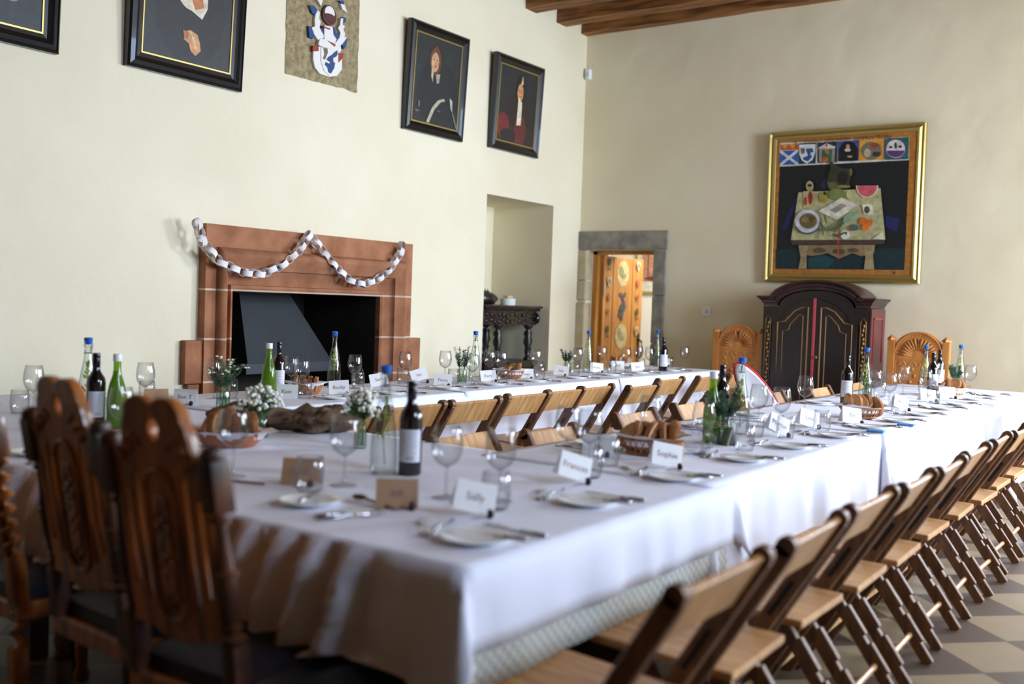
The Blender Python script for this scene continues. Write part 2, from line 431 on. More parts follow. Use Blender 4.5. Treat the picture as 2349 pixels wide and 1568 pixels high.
for x in (.10, .71):
    for k, z in enumerate((1.80, 1.60, 1.42, 1.25, 1.05)):
        kk = (k + (1 if x > .5 else 0)) % 4
        if kk == 0: sh += [(ell(x, z+.02, .03, .045, 10), (72, 88, 48)), (rct(x-.004, x+.004, z-.07, z), (90, 70, 40)), (ell(x, z-.06, .035, .008, 8), (90, 70, 40))]
        elif kk == 1: sh += [([(x-.04, z+.05), (x+.04, z+.05), (x+.035, z-.02), (x, z-.06), (x-.035, z-.02)], (226, 206, 170)), ([(x-.035, z-.03), (x, z+.045), (x+.035, z-.03), (x+.02, z-.03), (x, z+.01), (x-.02, z-.03)], (70, 46, 40))]
        elif kk == 2: sh += [([(x, z+.06), (x+.03, z), (x, z-.06), (x-.03, z)], (168, 82, 48)), (ell(x, z, .012, .03, 8), (206, 130, 90))]
        else: sh += [(ell(x, z+.02, .034, .03, 8), (176, 110, 60)), (rct(x-.003, x+.003, z-.06, z), (120, 70, 40))]
painting('painted_motifs', door, DM, sh, .0004)
bm = bmesh.new(); tube(bm, [(.77, -.05, .72), (.77, -.10, .75), (.77, -.11, .84), (.77, -.10, .93), (.77, -.05, .96)], .012, 8)
box(bm, .745, .795, -.056, -.05, .66, 1.02); obj('latch_handle', bm, IRON, door)
bm = bmesh.new(); box(bm, .0, .03, -.058, -.05, 1.45, 1.6); box(bm, .0, .03, -.058, -.05, .4, .55); obj('hinge', bm, WIRE, door)
# hall picture
t = thing('hall_picture', 'gilt framed picture with pink print hanging in the hall beyond the door', 'picture', (-6.28, 11.6, 1.5))
M = frame_matrix((0, -.03, 0), (1, 0, 0), (0, 0, 1)); bm = bmesh.new(); moulded_frame(bm, .72, .95, [(0, -.03), (0, .0), (.03, .005), (.035, -.01)], M); obj('picture_frame', bm, GOLD, t)
painting('print', t, frame_matrix((0, -.02, 0), (1, 0, 0), (0, 0, 1)), [(rct(.02, .70, .02, .93), (236, 232, 220)), (rct(.10, .62, .16, .85), (206, 150, 120)),
    (ell(.36, .72, .2, .06), (150, 100, 84)), (rct(.18, .2, .2, .7), (140, 92, 70)), (rct(.3, .32, .2, .7), (140, 92, 70)), (rct(.42, .44, .2, .7), (140, 92, 70)), (ell(.36, .2, .22, .03), (120, 60, 50))])

# ------------------------------------------------------------------ fireplace
fp = thing('fireplace', 'red sandstone fireplace surround with moulded edges on the left wall', 'fireplace', (XW, 5.5, 0))
def P(x, y, z): return Vector((x - XW, y - 5.5, z))
inner = [(4.74, 0), (4.74, 1.34), (6.28, 1.34), (6.28, 0)]
outer = [(4.48, 0), (4.48, 1.80), (6.64, 1.80), (6.64, 0)]
prof = [(-.0, -.35), (0, .045), (.05, .06), (.09, .055), (.10, .02), (.26, .05), (.33, .075), (.34, .10), (.42, .115), (.48, .14), (.54, .155), (.60, .145), (.65, .11), (.66, .08), (.72, .075), (1, .075), (1, -.0)]
bm = bmesh.new(); rings = []
for tt, h in prof:
    rings.append([bm.verts.new(P(XW + h, a[0] + (b[0]-a[0])*tt, a[1] + (b[1]-a[1])*tt)) for a, b in zip(inner, outer)])
for a, b in zip(rings, rings[1:]):
    for k in range(3): bm.faces.new((a[k], a[k+1], b[k+1], b[k]))
obj('stone_surround', bm, RED, fp, smooth='auto')
bm = bmesh.new()
for y0, y1 in ((4.34, 4.50), (6.62, 6.80)):
    for c in ((0, .058, y0-5.5, y1-5.5, .69, .99), (0, .05, y0-5.47, y1-5.53, 0, .685)):
        bm = bmesh.new(); box(bm, *c); bev(bm, .008); obj('shoulder_stone', bm, REDP, fp)
bm = bmesh.new(); box(bm, -.89, -.35, -.76, .78, 0, .02); box(bm, -.89, -.86, -.755, .775, 0, 1.335); box(bm, -.86, -.0, -.765, -.755, 0, 1.335); box(bm, -.86, -.0, .775, .785, 0, 1.335); obj('firebox_lining', bm, BRICK, fp)
st = thing('stove_hood', 'dark sheet metal hood and fire grate standing inside the fireplace', 'fire hood', (XW-.42, 5.5, 0))
bm = bmesh.new()
v = [bm.verts.new(p) for p in ((.10, -.30, .78), (.10, .60, .78), (-.02, -.30, 1.33), (-.02, .22, 1.33), (-.4, -.30, .78), (-.4, .60, .78), (-.4, -.30, 1.33), (-.4, .22, 1.33))]
for f in ((0, 1, 3, 2), (4, 6, 7, 5), (0, 2, 6, 4), (1, 5, 7, 3), (2, 3, 7, 6)): bm.faces.new([v[i] for i in f])
obj('hood', bm, IRON, st)
bx('hood_rim', (-.4, .12, -.33, .63, .70, .785), mat('hood_rim_steel', (40, 46, 52), .5), st, .004)
bm = bmesh.new()
for k in range(9): y = -.45 + k*.125; box(bm, -.02, .0, y, y+.02, .12, .42)
box(bm, -.03, .01, -.48, .60, .40, .43); box(bm, -.03, .01, -.48, .60, .12, .15)
for y in (-.48, .57):
    for x in (-.35, .0): box(bm, x-.03, x, y, y+.03, 0, .43)
box(bm, -.38, .0, -.48, .6, .10, .13)
for y in (-.4, .5): box(bm, -.3, -.26, y, y+.04, .13, .72)
obj('grate', bm, IRON, st)

# paper chain
PCH = mat('white_paper_strip', (244, 242, 242), .8, rgb2=(214, 206, 202), scale=9)
PCG = mat('grey_paper_strip', (206, 196, 190), .8)
gar = thing('paper_chain', 'white and brown paper chain draped in two swags over the fireplace', 'paper chain', (-5.70, 5.4, 1.6))
pts = [(-5.72, 4.34, 1.80), (-5.70, 4.345, 1.78), (-5.70, 4.39, 1.66), (-5.70, 4.54, 1.53), (-5.70, 4.73, 1.475), (-5.70, 4.91, 1.47), (-5.70, 5.10, 1.54), (-5.70, 5.26, 1.66), (-5.72, 5.38, 1.79), (-5.70, 5.48, 1.69), (-5.70, 5.63, 1.56), (-5.70, 5.80, 1.46), (-5.70, 5.95, 1.43), (-5.70, 6.13, 1.48), (-5.70, 6.28, 1.58), (-5.71, 6.41, 1.72), (-5.73, 6.45, 1.80)]
pts = [Vector(p) for p in pts]
L_ = [0]
for a, b in zip(pts, pts[1:]): L_.append(L_[-1] + (b-a).length)
def along(s):
    for i in range(len(pts)-1):
        if s <= L_[i+1] or i == len(pts)-2:
            f = (s-L_[i])/(L_[i+1]-L_[i]); return pts[i].lerp(pts[i+1], min(1, f)), (pts[i+1]-pts[i]).normalized()
nl = 46
for k in range(nl):
    p, d = along(L_[-1]*(k+.5)/nl)
    half = L_[-1]/nl*.72; wd = .042
    nrm = Vector((1, 0, 0)); sd = d.cross(nrm).normalized()
    if k % 2: a_, b_ = sd, nrm     # band stands on edge
    else: a_, b_ = nrm, sd
    tw = random.uniform(-.3, .3); a2 = a_*math.cos(tw) + b_*math.sin(tw); b2 = -a_*math.sin(tw) + b_*math.cos(tw)
    bm = bmesh.new(); seg = 14; r0 = []; 
    for rr in (1.0, .93):
        r0.append([[bm.verts.new(p - gar.location + d*half*math.cos(2*PI*i/seg)*rr + a2*.030*math.sin(2*PI*i/seg)*rr + b2*wd/2*s) for i in range(seg)] for s in (-1, 1)])
    for i in range(seg):
        j = (i+1) % seg; (A, B), (D, E_) = r0
        bm.faces.new((A[i], A[j], B[j], B[i])); bm.faces.new((D[j], D[i], E_[i], E_[j])); bm.faces.new((A[j], A[i], D[i], D[j])); bm.faces.new((B[i], B[j], E_[j], E_[i]))
    obj('paper_link', bm, PCH if k % 2 == 0 or k % 3 else PCG, gar, smooth='auto')

# ------------------------------------------------------------------ portraits and arms panel on the left wall
def wall_picture(name, label, y0, y1, z0, z1, shapes, tilt=0, fw_=.085):
    t = thing(name, label, 'painting', (XW, y0, z0))
    t.rotation_euler = (tilt, math.radians(3), 0)
    wd, ht = y1-y0, z1-z0
    M = frame_matrix((.045, 0, 0), (0, 1, 0), (0, 0, 1))
    bm = bmesh.new(); moulded_frame(bm, wd, ht, [(0, -.045), (0, .0), (.012, .012), (.02, .004), (.045, .014), (.06, .002), (.075, -.008), (fw_, -.012)], M)
    obj('frame', bm, BLACKF, t)
    bm = bmesh.new(); moulded_frame(bm, wd, ht, [(fw_-.004, -.012), (fw_-.002, -.008), (fw_+.008, -.008), (fw_+.009, -.02)], M); obj('gilt_slip', bm, GOLD, t)
    base = [(rct(fw_, wd-fw_, fw_, ht-fw_), (40, 42, 38))]
    painting('canvas', t, frame_matrix((.03, 0, 0), (0, 1, 0), (0, 0, 1)), base + shapes, .0005)
    return t
wall_picture('portrait_painting', 'black framed dark portrait with a pale hand, cut by the left photo edge', 2.35, 3.40, 2.72, 4.0,
    [(rct(.09, .96, .09, .5), (46, 50, 52)), (ell(.74, .42, .08, .10), (120, 116, 104)), (ell(.76, .30, .055, .06), (150, 144, 128)), (ell(.66, .62, .14, .2), (60, 54, 50))], fw_=.10)
wall_picture('portrait_painting', 'large black framed portrait of a person in black with white collar and one hand showing', 3.86, 4.78, 2.755, 4.02,
    [(rct(.1, .82, .1, .45), (44, 46, 44)), (ell(.47, .44, .28, .34), (34, 35, 33)), (ell(.47, .62, .13, .16), (228, 214, 186)),
     ([(.34, .66), (.45, .47), (.56, .42), (.60, .50), (.60, .66)], (232, 218, 190)), ([(.40, .68), (.50, .47), (.57, .50), (.52, .68)], (196, 120, 60)), (ell(.47, .80, .1, .14), (206, 150, 106)), (ell(.47, .90, .12, .07), (60, 44, 32)),
     ([(.42, .31), (.47, .33), (.53, .31), (.55, .26), (.56, .21), (.52, .17), (.48, .19), (.46, .24), (.42, .26)], (222, 160, 104)), ([(.41, .32), (.46, .31), (.45, .26), (.42, .27)], (180, 112, 70)), ([(.46, .33), (.48, .32), (.53, .22), (.51, .21)], (240, 196, 140))], fw_=.105)
def sitter(cx, cz, s, hair, skin):
    return [(ell(cx, cz, .075*s, .12*s), hair), (ell(cx-.005, cz-.01, .05*s, .085*s), skin), (ell(cx-.022*s, cz+.01*s, .01*s, .006*s, 8), (70, 44, 30)), (ell(cx+.02*s, cz+.01*s, .01*s, .006*s, 8), (70, 44, 30)),
            ([(cx, cz+.01*s), (cx+.009*s, cz-.025*s), (cx-.006*s, cz-.025*s)], (170, 110, 76)), (ell(cx, cz-.045*s, .018*s, .006*s, 8), (120, 60, 44))]
wall_picture('portrait_painting', 'black framed portrait of a long haired person in dark armour', 6.52, 7.32, 2.78, 3.71,
    [(ell(.42, .36, .28, .30), (30, 31, 30)), (ell(.37, .66, .11, .13), (44, 34, 28))] + sitter(.36, .64, 1, (104, 62, 36), (208, 160, 118)) +
    [([(.29, .70), (.36, .78), (.43, .70), (.40, .70), (.36, .73), (.32, .69)], (120, 70, 40)), ([(.31, .57), (.34, .56), (.335, .45), (.31, .50)], (206, 190, 160)), ([(.37, .53), (.43, .54), (.42, .46), (.39, .45)], (170, 156, 134)),
     ([(.28, .10), (.32, .10), (.38, .22), (.46, .30), (.52, .32), (.5, .34), (.42, .31), (.35, .24)], (186, 178, 150)), ([(.58, .36), (.62, .34), (.63, .24), (.60, .27)], (200, 196, 180)), ([(.62, .24), (.64, .24), (.71, .11), (.69, .11)], (120, 122, 116)),
     (ell(.17, .24, .012, .03, 8), (120, 120, 112)), (ell(.15, .18, .03, .008, 8), (110, 110, 104)), (ell(.44, .22, .03, .006, 8), (90, 92, 88))])
wall_picture('portrait_painting', 'black framed portrait of a person in red robe with long white collar bands', 7.75, 8.56, 2.80, 3.70,
    [(ell(.40, .30, .26, .28), (48, 32, 28)), (rct(.09, .72, .09, .26), (52, 40, 34)), (ell(.18, .24, .11, .12), (118, 40, 34)), (ell(.47, .22, .10, .16), (104, 40, 34)), (ell(.28, .16, .13, .06), (44, 34, 34)),
     (ell(.46, .62, .085, .16), (34, 26, 22))] + sitter(.44, .60, 1.0, (40, 28, 22), (214, 150, 98)) + [([(.43, .66), (.455, .76), (.475, .68)], (230, 196, 150)), ([(.405, .54), (.47, .50), (.475, .28), (.40, .27)], (236, 222, 190))])
# arms panel
t = thing('coat_of_arms_panel', 'bare stone panel with painted relief coat of arms on the left wall', 'coat of arms', (XW, 5.21, 2.98))
ROUGH = mat('rough_stone_panel', (140, 124, 88), .95, rgb2=(176, 160, 122), scale=22, bump=1, bscale=60, dist=.02)
bm = bmesh.new(); bmesh.ops.create_grid(bm, x_segments=26, y_segments=34, size=1)
for v in bm.verts:
    y, z = (v.co.x+1)*.5*.77, (v.co.y+1)*.5*1.0
    e = .012*noise.noise(Vector((y*9, z*9, 1)))
    ed = abs(v.co.x) > .99 or abs(v.co.y) > .99
    v.co = Vector((.004 + (0 if ed else .004*noise.noise(Vector((y*40, z*40, 0)))), y + (e if abs(v.co.x) > .99 else 0), z + (e if abs(v.co.y) > .99 else 0)))
obj('stone_slab', bm, ROUGH, t)
WHT = mat('white_relief_paint', (228, 224, 214), .6); BLU = mat('blue_relief_paint', (34, 66, 118), .6); REDR = mat('red_relief_paint', (150, 54, 36), .6); MAR = mat('maroon_relief_paint', (84, 40, 36), .5); BRN = mat('brown_relief_paint', (104, 96, 74), .6)
AM = frame_matrix((.008, 0, 0), (0, 1, 0), (0, 0, 1))
def relief(name, parent, shapes, m, h, base=0):
    for s in shapes:
        bm = bmesh.new(); merge(bm, curve_bm([s], h*.27, min(.003, h*.1)), AM @ Matrix.Translation((0, 0, base + h*.27))); obj(name, bm, m, parent)
def arm_y(px): return (px - 390)/1170*.77      # measured across the panel
def q(*p): return [(arm_y(a), (1195 + (a-390)*.262 - b)*(.000452 + (a-390)*3.3e-8)) for a, b in p]
relief('mantling_base', t, [q((790, 830), (870, 760), (1200, 830), (1250, 900), (1250, 1120), (1180, 1220), (1050, 1240), (900, 1190), (820, 1090), (790, 960))], WHT, .03)
relief('shield', t, [q((900, 770), (1170, 820), (1165, 960), (1120, 1130), (1040, 1225), (960, 1150), (905, 1000))], WHT, .045)
relief('shield_beast', t, [q((1010, 930), (1060, 900), (1090, 870), (1150, 820), (1160, 870), (1140, 910), (1085, 940), (1095, 1010), (1120, 1020), (1110, 1100), (1060, 1190), (1020, 1170), (1000, 1090), (960, 1050), (975, 1010), (1030, 1040), (1050, 1010), (990, 970))], BLU, .05)
relief('shield_bird', t, [q((930, 785), (990, 790), (1000, 850), (980, 900), (960, 960), (930, 950), (950, 880))], BRN, .05)
relief('collar_band', t, [q((870, 640), (900, 630), (1200, 720), (1215, 830), (1150, 815), (890, 745), (850, 720))], WHT, .05)
relief('helmet', t, [q((940, 420), (1060, 440), (1075, 560), (1130, 640), (1100, 700), (940, 640), (935, 480))], WHT, .055)
relief('visor_slit', t, [q((915, 430), (1020, 465), (1015, 480), (920, 445)), q((1010, 675), (1110, 720), (1105, 750), (1040, 700))], REDR, .06)
relief('side_ribbon', t, [q((775, 750), (855, 745), (860, 820), (770, 830)), q((1190, 860), (1265, 870), (1260, 935), (1195, 1000))], REDR, .04)
relief('crest_roundel', t, [[(arm_y(1030) + .072*math.cos(a), .531 + .073*math.sin(a)) for a in [2*PI*k/28 for k in range(28)]]], MAR, .03)
relief('roundel_centre', t, [[(arm_y(1028) + .05*math.cos(a), .548 + .048*math.sin(a)) for a in [2*PI*k/24 for k in range(24)]]], WHT, .036)
relief('roundel_hill', t, [[(arm_y(1030) + .05*math.cos(a), .525 + .045*math.sin(a)*(1 if math.sin(a) < 0 else .3)) for a in [2*PI*k/24 for k in range(24)]]], MAR, .04)
relief('mantling', t, [q((830, 170), (860, 200), (850, 300), (880, 350), (860, 440), (900, 520), (950, 600), (850, 640), (790, 560), (750, 450), (800, 430), (790, 330), (800, 240)),
                       q((1210, 300), (1240, 300), (1235, 400), (1270, 420), (1250, 480), (1280, 540), (1270, 600), (1310, 610), (1230, 720), (1140, 690), (1200, 600), (1210, 520), (1170, 450), (1200, 400)), q((830, 0), (900, 0), (880, 90)), q((1200, 60), (1260, 80), (1300, 190), (1230, 140))], WHT, .04)
relief('mantling_lining', t, [q((710, 95), (770, 95), (830, 160), (805, 240), (750, 200)), q((700, 430), (740, 450), (800, 480), (810, 560), (770, 620), (720, 600)), q((1250, 280), (1300, 290), (1290, 350), (1245, 370)),
                              q((1270, 620), (1325, 620), (1310, 740), (1280, 780), (1235, 700)), q((860, 470), (920, 450), (930, 570), (890, 520)), q((1060, 450), (1100, 440), (1140, 540), (1215, 560), (1150, 650), (1080, 600), (1050, 540)), q((1180, 10), (1260, 20), (1240, 60))], BLU, .035)

# ------------------------------------------------------------------ large gilt painting on the end wall
t = thing('still_life_painting', 'large gilt framed painting of a laid table with a row of emblems above', 'painting', (-3.70, YE, 1.62))
t.rotation_euler = (math.radians(1.2), 0, 0)
W_, H_ = 1.44, 1.43
M = frame_matrix((0, -.05, 0), (1, 0, 0), (0, 0, 1))
bm = bmesh.new(); moulded_frame(bm, W_, H_, [(0, -.05), (0, 0), (.01, .012), (.022, .004), (.03, -.004), (.05, .012), (.07, .004), (.078, -.012)], M)
obj('gilt_frame', bm, GOLD, t)
LIN = (186, 122, 48)
def kk(*p):
    out = []
    for a, b in p:
        f = (b-110)/1400                       # 0 at the top, 1 at the bottom
        xl = 155 - 60*f; xr = 1562 - 78*f
        u = (a-xl)/(xr-xl)
        yt = 155 - 92*u; yb = 1490 + 32*u
        v = (yb-b)/(yb-yt); out.append((u*W_, v*H_))
    return out
def kell(cx, cy, rx, ry, n=20, a0=0, a1=2*PI): return kk(*ell(cx, cy, rx, ry, n, a0, a1))
s = [(rct(.075, W_-.075, .075, H_-.075), LIN), (kk((250, 450), (1415, 395), (1360, 1395), (205, 1378)), (14, 20, 24)),
     (kk((205, 1200), (1365, 1200), (1360, 1395), (205, 1378)), (16, 46, 52)), (kk((260, 1030), (390, 740), (420, 700), (390, 850), (330, 1000)), (30, 36, 88)),
     (kk((1210, 900), (1330, 930), (1300, 1050), (1205, 1000)), (26, 34, 96)), (kk((500, 1290), (650, 1250), (760, 1300), (700, 1375), (520, 1370)), (18, 72, 80)), (kk((630, 620), (700, 540), (720, 640), (650, 660)), (30, 50, 90))]
# row of emblems
s += [(kk((248, 245), (1418, 195), (1414, 405), (248, 457)), (226, 222, 208))]
s += [(kk((255, 262), (428, 255), (428, 305), (255, 310)), (206, 96, 36)), (kk((270, 265), (300, 300), (330, 265)), (236, 170, 60)), (kk((345, 262), (375, 298), (405, 262)), (236, 170, 60)),
      (kk((252, 318), (428, 310), (426, 436), (252, 444)), (50, 100, 178)), (kk((252, 318), (275, 317), (426, 425), (426, 436), (405, 437), (252, 332)), (232, 236, 240)), (kk((428, 310), (405, 311), (252, 430), (252, 444), (275, 443), (428, 324)), (232, 236, 240)),
      (kk((436, 250), (600, 245), (590, 430), (430, 434)), (22, 60, 84)), (kk((438, 262), (592, 256), (588, 340), (560, 400), (510, 432), (462, 400), (438, 350)), (232, 234, 232)),
      (kk((500, 300), (560, 290), (575, 320), (540, 340), (560, 370), (520, 410), (480, 400), (470, 380), (520, 360)), (44, 88, 150)), (kk((450, 290), (490, 295), (490, 340), (460, 345)), (110, 104, 84)),
      (kk((612, 245), (790, 236), (786, 420), (610, 426)), (40, 50, 74)), (kk((618, 288), (694, 250), (775, 280), (770, 296), (618, 300)), (226, 220, 210)), (kell(694, 268, 10, 12, 10), (150, 40, 40)), (kk((625, 302), (770, 298), (765, 416), (625, 420)), (150, 146, 128)),
      (kk((650, 312), (745, 306), (740, 412), (650, 416)), (34, 110, 76)), (kk((670, 306), (716, 304), (716, 350), (690, 340)), (216, 96, 36)), (kk((648, 380), (700, 370), (715, 410), (650, 416)), (216, 96, 36)),
      (kk((802, 236), (980, 226), (976, 408), (800, 414)), (44, 84, 160)), (kk((806, 300), (840, 250), (890, 232), (945, 246), (976, 300), (974, 406), (804, 412)), (14, 16, 20)), (kell(888, 285, 18, 26, 12), (196, 150, 118)), (kell(886, 312, 28, 14, 12), (228, 222, 206)), (kell(905, 370, 24, 10, 10), (206, 160, 100)),
      (kk((990, 225), (1205, 212), (1200, 400), (986, 408)), (226, 160, 50)), (kell(1095, 320, 92, 82, 18), (128, 116, 96)), (kell(1120, 270, 36, 22, 12), (160, 72, 44)), (kell(1060, 340, 30, 40, 10), (190, 176, 150)), (kell(1140, 350, 36, 24, 10), (60, 56, 50)),
      (kk((1215, 212), (1418, 200), (1412, 398), (1210, 402)), (30, 100, 96)), (kell(1305, 305, 92, 94, 30), (98, 62, 120)), (kell(1305, 305, 80, 82, 30), (226, 222, 214)), (kell(1305, 320, 74, 60, 20, 0, PI), (98, 62, 120)), (kell(1305, 275, 12, 30, 8), (60, 60, 60)), (kell(1265, 290, 16, 12, 8), (60, 60, 60)), (kell(1345, 285, 16, 12, 8), (60, 60, 60))]
# the painted table
s += [(kk((432, 690), (1172, 655), (1208, 1120), (358, 1118)), (190, 186, 138)), (kk((358, 1118), (1208, 1120), (1195, 1160), (370, 1160)), (78, 60, 46)), (kk((430, 1165), (1120, 1165), (1110, 1245), (1000, 1270), (920, 1240), (800, 1290), (700, 1240), (560, 1265), (440, 1240)), (140, 118, 82)),
      (kk((430, 1170), (520, 1170), (505, 1250), (505, 1380), (428, 1378), (450, 1280)), (168, 146, 106)), (kk((1020, 1170), (1115, 1170), (1100, 1260), (1110, 1390), (1020, 1388), (1035, 1280)), (168, 146, 106)),
      (kell(620, 1215, 60, 24, 14), (96, 78, 54)), (kell(800, 1225, 60, 24, 14), (96, 78, 54)), (kell(930, 1215, 50, 20, 14), (96, 78, 54)),
      (kk((720, 400), (770, 440), (830, 470), (900, 480), (930, 520), (900, 600), (910, 650), (800, 655), (720, 660), (700, 600), (715, 520), (735, 480)), (52, 54, 38)), (kell(840, 560, 50, 60, 12), (24, 26, 24)), (kell(915, 510, 16, 34, 10), (112, 108, 60)), (kk((700, 600), (780, 590), (820, 655), (720, 665)), (96, 100, 56)), (kell(850, 640, 60, 14, 12), (150, 140, 60)),
      (kell(540, 635, 36, 48, 16), (176, 164, 110)), (kell(540, 628, 22, 14, 10), (40, 36, 30)), (kk((480, 680), (580, 680), (585, 820), (545, 840), (480, 830)), (196, 178, 126)), (kell(545, 740, 22, 60, 12), (150, 48, 34)), (kell(500, 770, 16, 40, 10), (166, 70, 50)),
      (kell(665, 735, 40, 56, 14), (168, 150, 60)), (kell(680, 700, 16, 16, 10), (36, 30, 22)), (kell(790, 710, 80, 55, 16), (122, 136, 74)), (kell(900, 715, 26, 38, 14), (206, 200, 140)),
      (kell(1058, 632, 98, 112, 24, 0, PI), (226, 224, 176)), (kell(1058, 632, 88, 100, 24, 0, PI), (212, 92, 108)),
      (kk((615, 860), (830, 740), (975, 805), (790, 940)), (226, 222, 204)), (kk((720, 850), (830, 790), (880, 810), (780, 880)), (150, 146, 130)), (kk((790, 960), (900, 880), (990, 860), (880, 970)), (140, 176, 140)),
      (kk((1010, 805), (1100, 800), (1115, 895), (1030, 890)), (232, 228, 210)), (kell(1055, 850, 26, 34, 10), (84, 82, 70)),
      (kell(518, 960, 118, 108, 26), (62, 82, 96)), (kell(518, 950, 116, 104, 26), (216, 220, 224)), (kell(525, 948, 84, 72, 20), (120, 134, 150)), (kell(525, 948, 82, 66, 18), (118, 102, 56)), (kell(495, 935, 34, 26, 10), (146, 128, 74)), (kell(560, 925, 30, 24, 10), (96, 80, 40)),
      (kell(1022, 952, 34, 36, 14), (226, 116, 30)), (kell(1075, 968, 30, 32, 14), (222, 106, 26)), (kell(1042, 1010, 32, 30, 14), (228, 120, 34)),
      (kell(862, 1075, 44, 40, 16), (232, 232, 224)), (kell(870, 1060, 10, 14, 8), (80, 70, 50)), (kell(940, 1010, 44, 30, 12), (96, 104, 92)), (kk((1100, 1115), (1190, 1050), (1205, 1118)), (222, 220, 196))]
for k in range(14):
    a = -.9 + k*.13; cx, cy = 740 + random.uniform(-90, 120), 970 + random.uniform(-60, 110)
    s.append((kk(*ell(cx, cy, 46, 9, 8, rot=a*2)), ((92, 104, 66), (118, 124, 84), (70, 84, 58))[k % 3]))
s += [(kk((800, 1030), (812, 1030), (806, 1290), (796, 1290)), (196, 60, 36)), (kk((1272, 1408), (1296, 1408), (1296, 1430), (1272, 1430)), (120, 50, 30))]
painting('painted_panel', t, frame_matrix((0, -.045, 0), (1, 0, 0), (0, 0, 1)), s, .0004)
bm = text_bm('A     DILEXI  DECOREM  DOMUS  TUAE', .052)
obj('inscription', bm, mat('inscription_paint', (104, 58, 24), .6), t, (0, 0, 0)).matrix_local = frame_matrix((W_*.5-.02, -.0475-.012, H_-.112), (1, 0, 0), (0, 0, 1))

# light switch, sensor
t = thing('light_switch', 'white square light switch on the end wall beside the doorway', 'switch', (-4.31, YE, 1.305))
bx('switch_plate', (-.045, .045, -.012, 0, -.045, .045), WCAP, t, .004); bx('rocker', (-.012, .012, -.018, -.012, -.02, .02), mat('rocker_grey', (196, 196, 192), .5), t, .002)
t = thing('alarm_sensor', 'small white alarm sensor high in the corner of the room', 'sensor', (-5.80, YE-.02, 3.83))
bx('sensor_body', (-.03, .03, -.04, .02, -.055, .055), WCAP, t, .012); bx('sensor_lens', (-.018, .018, -.045, -.04, -.03, .02), mat('sensor_lens', (200, 204, 200), .2), t)

# ------------------------------------------------------------------ cloths and tables
def cloth(name, label, x0, x1, y0, y1, z, drops, m, group=None, seed=0, folds=.02, step=.045, flare=.06, fold_fn=None, hem_fn=None):
    """drops: (left -x, right +x, near -y, far +y) lengths that hang over each edge"""
    dl, dr, dn, df = drops
    def axis(a, b, d0, d1):
        out = []
        if d0: n = max(3, int(d0/step)); out += [a - d0*(n-i)/n for i in range(n)]
        n = max(2, int((b-a)/step)); out += [a + (b-a)*i/n for i in range(n+1)]
        if d1: n = max(3, int(d1/step)); out += [b + d1*(i+1)/n for i in range(n)]
        return out
    X = axis(x0, x1, dl, dr); Y = axis(y0, y1, dn, df)
    bm = bmesh.new(); grid = []
    for xx in X:
        row = []
        for yy in Y:
            ex = xx-x1 if xx > x1 else (xx-x0 if xx < x0 else 0)
            ey = yy-y1 if yy > y1 else (yy-y0 if yy < y0 else 0)
            cx, cy = min(max(xx, x0), x1), min(max(yy, y0), y1)
            r = math.hypot(ex, ey)
            if r == 0:
                p = Vector((xx, yy, z + .0012*noise.noise(Vector((xx*4, yy*4, seed)))))
            else:
                d = Vector((ex/r, ey/r, 0)); corner = abs(ex) > 1e-6 and abs(ey) > 1e-6
                k = 2*abs(d.x*d.y)
                par = yy if abs(ex) > abs(ey) else xx
                f = folds*min(1, r/.12)*(noise.noise(Vector((par*5.5, seed, r*.6))) + .35*noise.noise(Vector((par*14, seed+3, r))))
                if fold_fn: f += fold_fn(cx, cy, ex, ey, r)
                out = .008*min(1, r/.03) + flare*r + max(-.03 if fold_fn and ey < 0 else -.006, f) + (.20*k*r if corner else 0)
                zz = z - max(0, r - .004)
                if hem_fn: zz = hem_fn(cx, cy, ex, ey, r, zz, z)
                p = Vector((cx, cy, 0)) + d*out; p.z = max(.012, zz)
            row.append(bm.verts.new(p))
        grid.append(row)
    for a, b in zip(grid, grid[1:]):
        for j in range(len(Y)-1): bm.faces.new((a[j], b[j], b[j+1], a[j+1]))
    o = obj(name, bm, m, smooth=True)
    sd = o.modifiers.new('thickness', 'SOLIDIFY'); sd.thickness = .0022; sd.offset = 1
    return tag(o, label, 'tablecloth', group)
def near_folds(cx, cy, ex, ey, r):
    if ey >= 0: return 0
    u = cx + .25*r          # folds lean to the right as they fall
    s = min(1, r/.07)
    a = 0
    if u < -1.50: a = (.040 + .014*math.sin(u*3))*math.sin(u*2*PI/.135 + 1.1*math.sin(u*7)) * min(1, (-1.48-u)/.14)
    return s*a
def near_hem(cx, cy, ex, ey, r, zz, z):
    if ey < 0 and ex == 0:
        return max(zz, z - .27 - .02*math.sin(cx*9) - max(0, (cx+1.42))*1.6)
    return zz
cloth('tablecloth', 'nearest white tablecloth, hanging in soft folds over the head of the tables', -5.2, -1.30, 1.69, 3.13, .75, (0, .19, .40, .2), CL, 'white tablecloths', 1, .022, .035, fold_fn=near_folds, hem_fn=near_hem)
UND = mat('patterned_undercloth', (204, 208, 202), .9, rgb2=(178, 184, 178), scale=40, bump=.2, bscale=60)
N = UND.node_tree.nodes; L = UND.node_tree.links
br = N.new('ShaderNodeTexChecker'); br.inputs['Scale'].default_value = 60; br.inputs['Color1'].default_value = lin((214, 216, 210)); br.inputs['Color2'].default_value = lin((168, 172, 166))
tc = N.new('ShaderNodeTexCoord'); L.new(tc.outputs['Object'], br.inputs['Vector']); L.new(br.outputs['Color'], N['Principled BSDF'].inputs['Base Color'])
cloth('tablecloth', 'grey checked undercloth showing below the nearest white tablecloth', -2.2, -1.318, 1.712, 3.08, .744, (0, .275, .02, .0), UND, None, 9, .006, .04)
